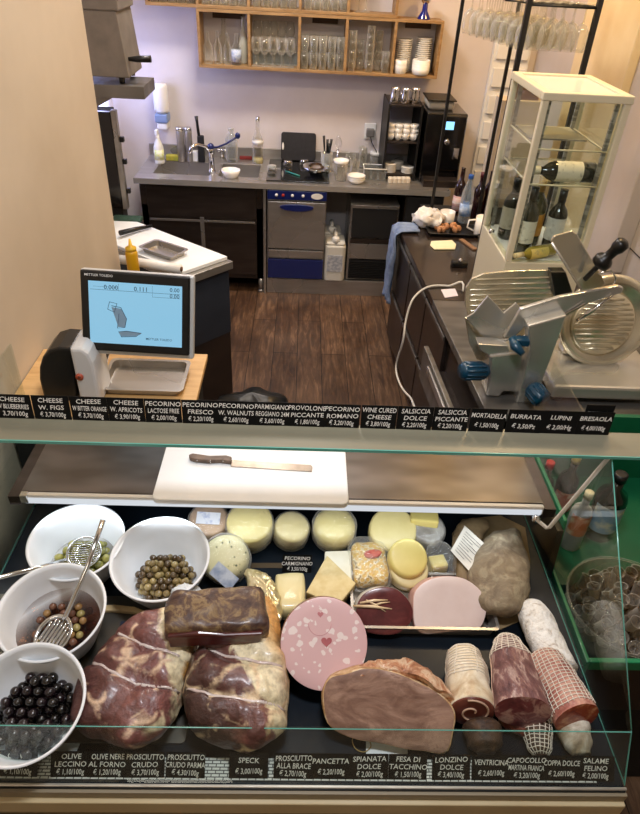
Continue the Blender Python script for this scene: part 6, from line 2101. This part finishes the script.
t.links.new(ramp(t, [(.0, '#3f4a2c'), (.14, '#5a6038'), (.2, '#ddd3a4'), (1, '#e2d9ae')], vv), b.inputs['Base Color']); b.inputs['Roughness'].default_value = .5
r.children if False else None
for o in COL.objects:
    if o.parent == r and o.name.startswith('cheese_body'): o.data.materials.clear(); o.data.materials.append(m)
lab = B(); ca = P(224, 576, ZT + .075)
lt = frame_T(ca, Vector((-.15, -.75, .75)), Vector((.35, .7, 1)))
lab.cbox(ca, (.075, .042, .0015), rot=lt.to_3x3() @ Matrix.Rotation(-.35, 3, 'Z')); lo_ = lab.done('printed_label', mk('grey_blue_label', '#8e9cb4', '#c9d0da', sc=40, rough=.5), r)
# round yellow cheese at right, plus stack beneath
r, T = wheel('round_cheese', 'smooth round pale yellow cheese standing behind the steel tray', 407, 559, ZT + .07, .056, .05, 'yell', (.05, -.55, 1), rnd=.01)
r, T = wheel('lower_cheese', 'second pale cheese wheel directly beneath the round yellow one', 408, 571, ZT + .035, .056, .05, 'rindpale', (.05, -.4, 1), rnd=.01)
# half wheel at back
wheel('cheese_wheel', 'larger flat cheese wheel at the back half hidden by round cheese', 392, 532, ZT + .05, .072, .06, 'rindcream', (0, -.45, 1), rnd=.01)
r, T = wheel('wrapped_cheese', 'cheese chunk in crinkled silver film at back right of round cheese', 425, 532, ZT + .04, .055, .07, mk('grey_marbled', '#7a746e', '#c9c6c0', sc=16, rough=.3, bump=.5, coat=.5), (.1, -.3, 1), wrap=True)
b_ = B(); q = P(424, 519, ZT + .085)
b_.cbox(q, (.085, .045, .03), rz=-.1); b_.done('cut_top', 'yell', r, bevel=.005)
r = thing('wrapped_butter', 'small yellow cheese block in clear film beside the brown parcel', 'cheese', P(437, 566, ZT))
b_ = B(); b_.cbox(P(437, 566, ZT + .03), (.05, .045, .05), rz=.2); b_.done('cheese_body', 'yell', r, bevel=.006)
b_ = B(); bw_ = plan([(424, 556), (436, 545), (450, 552), (456, 568), (450, 580), (430, 580)], ZT + .03); blob(b_, bw_, ZT, .072, 3, 14, .005, 50, n=48, seed=61); b_.done('film_wrap', 'wrap', r)
# white tube cheese in front of card
r = thing('white_cheese', 'small pale yellow barrel cheese in front of the little black card', 'cheese', P(290, 592, ZT))
pts8 = [(275, 578), (280, 574), (300, 573), (305, 578), (305, 606), (300, 611), (282, 612), (276, 607)]
b_ = B(); blob(b_, plan(pts8, ZT + .05), ZT, .065, 4, 18, .0008, 20, n=48); b_.done('cheese_body', 'rindpale', r)
B().cbox(P(289, 594, ZT + .068), (.0, .0, .0)) 
# diamond parmesan wedge
dpts = [(327, 555), (356, 583), (338, 606), (306, 592)]
MAT['parm'] = mk('parmesan_grain', '#d8c48e', '#cdb57a', sc=45, rough=.55, bump=.35)
r = tag(B().prism([P(x, y, ZT + .055) for x, y in dpts], (0, .010, -.05)).done('parmesan_wedge', 'parm', loc=P(331, 583, ZT), bevel=.003), 'grainy golden diamond shaped hard cheese wedge among the cheeses', 'cheese')
r = tag(B().prism([P(x, y, ZT + .045) for x, y in ((325, 551), (351, 550), (352, 580), (324, 582))], (0, .008, -.044)).done('white_cheese_block', mk('white_cheese', '#e9e4cf', '#ded6ba', sc=12, rough=.5), loc=P(338, 565, ZT), bevel=.004), 'square white cheese block half covered by the diamond wedge', 'cheese')
# packet of golden pieces
pk_ = thing('snack_packet', 'clear packet of golden pieces with red print left of the round cheese', 'packet', P(371, 562, ZT))
pp8 = plan([(352, 543), (366, 540), (382, 543), (388, 560), (388, 578), (372, 580), (356, 580), (353, 562)], ZT + .05)
b_ = B(); blob(b_, pp8, ZT, .06, 3, 16, .003, 30, n=48, seed=5)
m, t, b = nt('golden_pieces'); v = coords(t); ve = vor(t, v, 95)
t.links.new(ramp(t, [(.1, '#e6c76a'), (.45, '#d4a445'), (.7, '#efe3bc'), (.9, '#8a6a2a')], ve), b.inputs['Base Color']); bumpn(t, b, ve, .8, .004); b.inputs['Roughness'].default_value = .4
b_.done('golden_pieces', m, pk_)
b_ = B(); blob(b_, plan([(349, 539), (366, 535), (384, 539), (391, 560), (391, 580), (372, 583), (354, 583), (350, 562)], ZT + .052), ZT, .066, 3.4, 14, .003, 40, n=48, seed=6); b_.done('clear_bag', 'wrap', pk_)
rp = B(); blob(rp, plan([(365, 551), (376, 549), (382, 552), (376, 557), (366, 557)], ZT + .066), ZT + .058, .010, 3, 8, .001, 40, n=24); rp.done('red_print', mk('red_print', '#b03a32', '#cf7a62', sc=60, rough=.5), pk_)
# crumpled plastic and slate in cheese zone
sl_ = tag(B().prism([P(x, y, ZD + .0003) for x, y in ((222, 563), (283, 563), (283, 568), (222, 568))], (0, 0, .0006)).done('deck_strip', mk('brown_strip', '#4a3a22', rough=.5), loc=P(280, 562, ZD)), 'narrow brown strip on the dark deck behind the little card', 'strip')
b_ = B(); blob(b_, plan([(170, 583), (186, 578), (203, 583), (205, 594), (190, 600), (172, 598)], ZT + .11), ZT + .0, .11, 2.4, 14, .008, 60, n=40, seed=77)
tag(b_.done('crumpled_film', mk('white_crumpled_film', '#dfe2e4', '#c6cbd0', sc=30, rough=.35, bump=.4), loc=P(188, 590, ZT)), 'crumpled whitish plastic film behind the dark cured block', 'plastic film')

# ================================================================== GREEN DRINKS UNIT (beyond the right pane)
MAT['green'] = mk('green_plastic', '#1f8f5f', '#1a7f53', sc=3, rough=.35, coat=.2)
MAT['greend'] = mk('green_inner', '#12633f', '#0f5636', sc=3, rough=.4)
gu = thing('green_drinks_bin', 'green stepped drinks bin with bottles and glass bowl beyond the right glass', 'drinks bin', (1.1, 1.4, 0))
GX0, GX1 = .852, 1.5
prof = [(GX0, 1.02, .52), (GX0, 1.02, .775), (GX0, 1.35, .775), (GX0, 1.38, .965), (GX0, 1.95, .965), (GX0, 1.95, .52)]
B().prism(prof, (-.012, 0, 0)).done('side_panel', 'green', gu, bevel=.003)
B().prism([Vector(p) + Vector((GX1 - GX0, 0, 0)) for p in prof], (.012, 0, 0)).done('side_panel', 'green', gu)
B().prism([(GX0 - .013, 1.02, .3), (GX0 - .013, 1.02, .75), (GX0 - .013, 1.33, .75), (GX0 - .013, 1.36, .94), (GX0 - .013, 1.95, .94), (GX0 - .013, 1.95, .3)], (-.02, 0, 0)).done('outer_panel', 'caseint', gu)
B().box(GX0, GX1, 1.93, 1.95, .52, .965).done('back_panel', 'greend', gu)
B().box(GX0, GX1, 1.02, 1.035, .735, .775).done('front_rim', 'green', gu, bevel=.003)
B().box(GX0, GX1, 1.022, 1.033, .52, .734).done('front_panel', 'caseint', gu)
B().box(GX0, GX1, 1.035, 1.93, .52, .535).done('bin_floor', 'greend', gu)
B().box(GX0, GX1, 1.38, 1.395, .535, .66).done('step_panel', 'greend', gu)
B().box(GX0, GX1, 1.395, 1.93, .65, .66).done('bottle_shelf', 'greend', gu)
B().box(GX0 + .02, GX1, 1.06, 1.93, 0, .52).done('base_cabinet', 'blackmat', gu)
zs_ = .6605
def gb(px, py, ztop_, h, r_, lb, capc, labc, gl='darkglass', body=None, lz=(.08, .17)):
    c = P(px, py, ztop_)
    r = thing('liquor_bottle', lb, 'bottle')
    B().lathe([(r_ * .92, 0), (r_, .008), (r_, h * .62), (r_ * .85, h * .7), (r_ * .36, h * .78), (r_ * .36, h * .9)], n=24).done('body', gl, r)
    B().lathe([(r_ * .42, h * .9), (r_ * .42, h), (r_ * .3, h * 1.003), (.0001, h * 1.003)], n=18).done('cap', mk('cap' + capc, capc, rough=.35), r)
    B().arc(r_ + .0008, lz[0], lz[1], 195, 320).done('printed_label', mk('liqlabel' + labc, labc, '#d8cdb2', sc=22, rough=.6, lo=.5, hi=.7), r)
    r.location = (c.x, max(1.42, min(1.9, c.y)), zs_)
    return r
gb(551, 462, zs_ + .27, .27, .036, 'liquor bottle with bright red cap in far corner of green bin', '#c02222', '#7a2a20')
gb(578, 455, zs_ + .32, .32, .038, 'dark bottle with gold striped neck in the green bin', '#b89a3c', '#b0543a')
gb(590, 492, zs_ + .26, .26, .036, 'clear brown bottle with cream cork cap and orange label in bin', '#d8c9a0', '#c4683a', glassm('brown_clear_glass', '#8a6a4a', .5, .05, 1.45, .15))
gb(622, 474, zs_ + .29, .29, .055, 'large black bottle with blue and gold picture label in bin', '#111111', '#8aa0b0', lz=(.05, .17))
# big glass bowl of little glasses
c = P(602, 586, .86)
gbw = thing('glass_bowl', 'large clear glass bowl heaped with tiny glasses in the green bin', 'bowl', (c.x, 1.22, .536))
Rb_ = .185
_q = P(603, 588, .775); bx_, by_ = max(GX0 + .19, _q.x), 1.215
gbw.location = (bx_, by_, .536)
B().shell([(.08, 0), (.13, .03), (.17, .12), (Rb_, .24), (Rb_ - .004, .242)], (bx_, by_, .536), 48).done('bowl_wall', 'glass', gbw)
B().tube([(bx_ + Rb_ * math.cos(a), by_ + Rb_ * math.sin(a), .778) for a in [2 * PI * k / 48 for k in range(48)]], .004, 8, closed=True).done('rim', 'glass', gbw)
MAT['smallglass'] = glassm('small_glass', '#d8cab0', .35, .05, 1.5, .04)
B().lathe([(.079, .539), (.128, .568), (.166, .655), (.173, .70), (.0001, .70)], (bx_, by_, 0), 40).done('packing_paper', mk('crumpled_tan', '#5e5240', '#40382a', sc=30, rough=.8, bump=.6), gbw)
sg = None
random.seed(4)
cnt = 0
for lay in range(3):
    Rl = (.165, .145, .11)[lay]; d = .0415
    for iy in range(-5, 6):
        for ix in range(-5, 6):
            x = (ix + .5 * (iy % 2) + .3 * lay) * d; y = (iy * .87 + .3 * lay) * d
            if math.hypot(x, y) > Rl: continue
            if sg is None:
                sg = tag(B().shell([(.0001, 0), (.013, 0), (.015, .004), (.0195, .045), (.0205, .046), (.018, .044), (.013, .006), (.0001, .005)], n=18).done('shot_glass', 'smallglass', loc=(0, 0, 0)), 'tiny clear glass heaped in the large bowl of green bin', 'glass', 'tiny glasses in the large bowl')
                o = sg
            else:
                o = dup(sg, (0, 0, 0))
            o.location = (bx_ + x, by_ + y, .703 + lay * .036 + random.uniform(0, .006)); o.rotation_euler = (random.uniform(-.5, .5), random.uniform(-.5, .5), 0)
            cnt += 1
print('shots', cnt)

tag(B().prism([P(x, y, ZD) + Vector((0, 0, .0008)) for x, y in ((42, 774), (66, 776), (84, 735), (60, 735))], (0, 0, .0012)).done('white_sheet', mk('white_sheet_paper', '#d9dddd', rough=.6), loc=P(64, 755, ZD)), 'white sheet peeking out on the deck beside the black olive bowl', 'sheet')
# ================================================================== LIGHT
W = bpy.data.worlds.new('world'); S.world = W; W.use_nodes = True
W.node_tree.nodes['Background'].inputs[0].default_value = lin('#f4f2f6')
W.node_tree.nodes['Background'].inputs[1].default_value = .25
def area(name, loc, size, power, col, rot=(0, 0, 0), sy=None):
    l = bpy.data.lights.new(name, 'AREA'); l.energy = power; l.color = lin(col)[:3]; l.size = size
    if sy: l.shape = 'RECTANGLE'; l.size_y = sy
    o = bpy.data.objects.new(name, l); COL.objects.link(o); o.location = loc; o.rotation_euler = rot
    return o
area('assumed_kitchen_lamp', (-.3, 4.3, 3.25), .5, 58, '#fff5ee', sy=.3)  # assumed overhead light; the ceiling is out of view
area('assumed_aisle_lamp', (0, 2.6, 3.25), .35, 24, '#fff2e4', sy=.35)  # assumed as well, unseen light above the aisle
area('assumed_counter_lamp', (.1, .8, 3.25), .4, 44, '#f6f8ff', sy=.25)  # unseen light assumed over the display case
area('assumed_right_warm_lamp', (1.25, 2.9, 3.2), .25, 26, '#ffdca8')  # assumed warm source above the rack, out of view
area('assumed_rear_warm_lamp', (1.45, 4.3, 3.0), .15, 22, '#ffc56a')  # assumed warm lamp, added for the yellow glow on the pier
area('added_front_room_lamp', (-.6, -.8, 3.2), .6, 9, '#fff4e6')  # added light in the unseen front of the room
area('assumed_alcove_cool_light', (-1.44, 4.9, 1.5), .5, 20, '#9fb4ff', (0, R(90), 0), .8)  # assumed daylight, added for the blue on the alcove wall; no window built
area('case_lamp', (-.09, 1.27, 1.055), 1.46, 1.6, '#eaf4ff', (R(25), 0, 0), .02)
S.view_settings.view_transform = 'Standard'
S.view_settings.look = 'None'
S.view_settings.gamma = 1
S.view_settings.use_curve_mapping = False
S.view_settings.exposure = -0.35
S.cycles.transparent_max_bounces = 32
S.cycles.max_bounces = 8
for o in list(COL.objects):
    if '_u' in o: del o['_u']
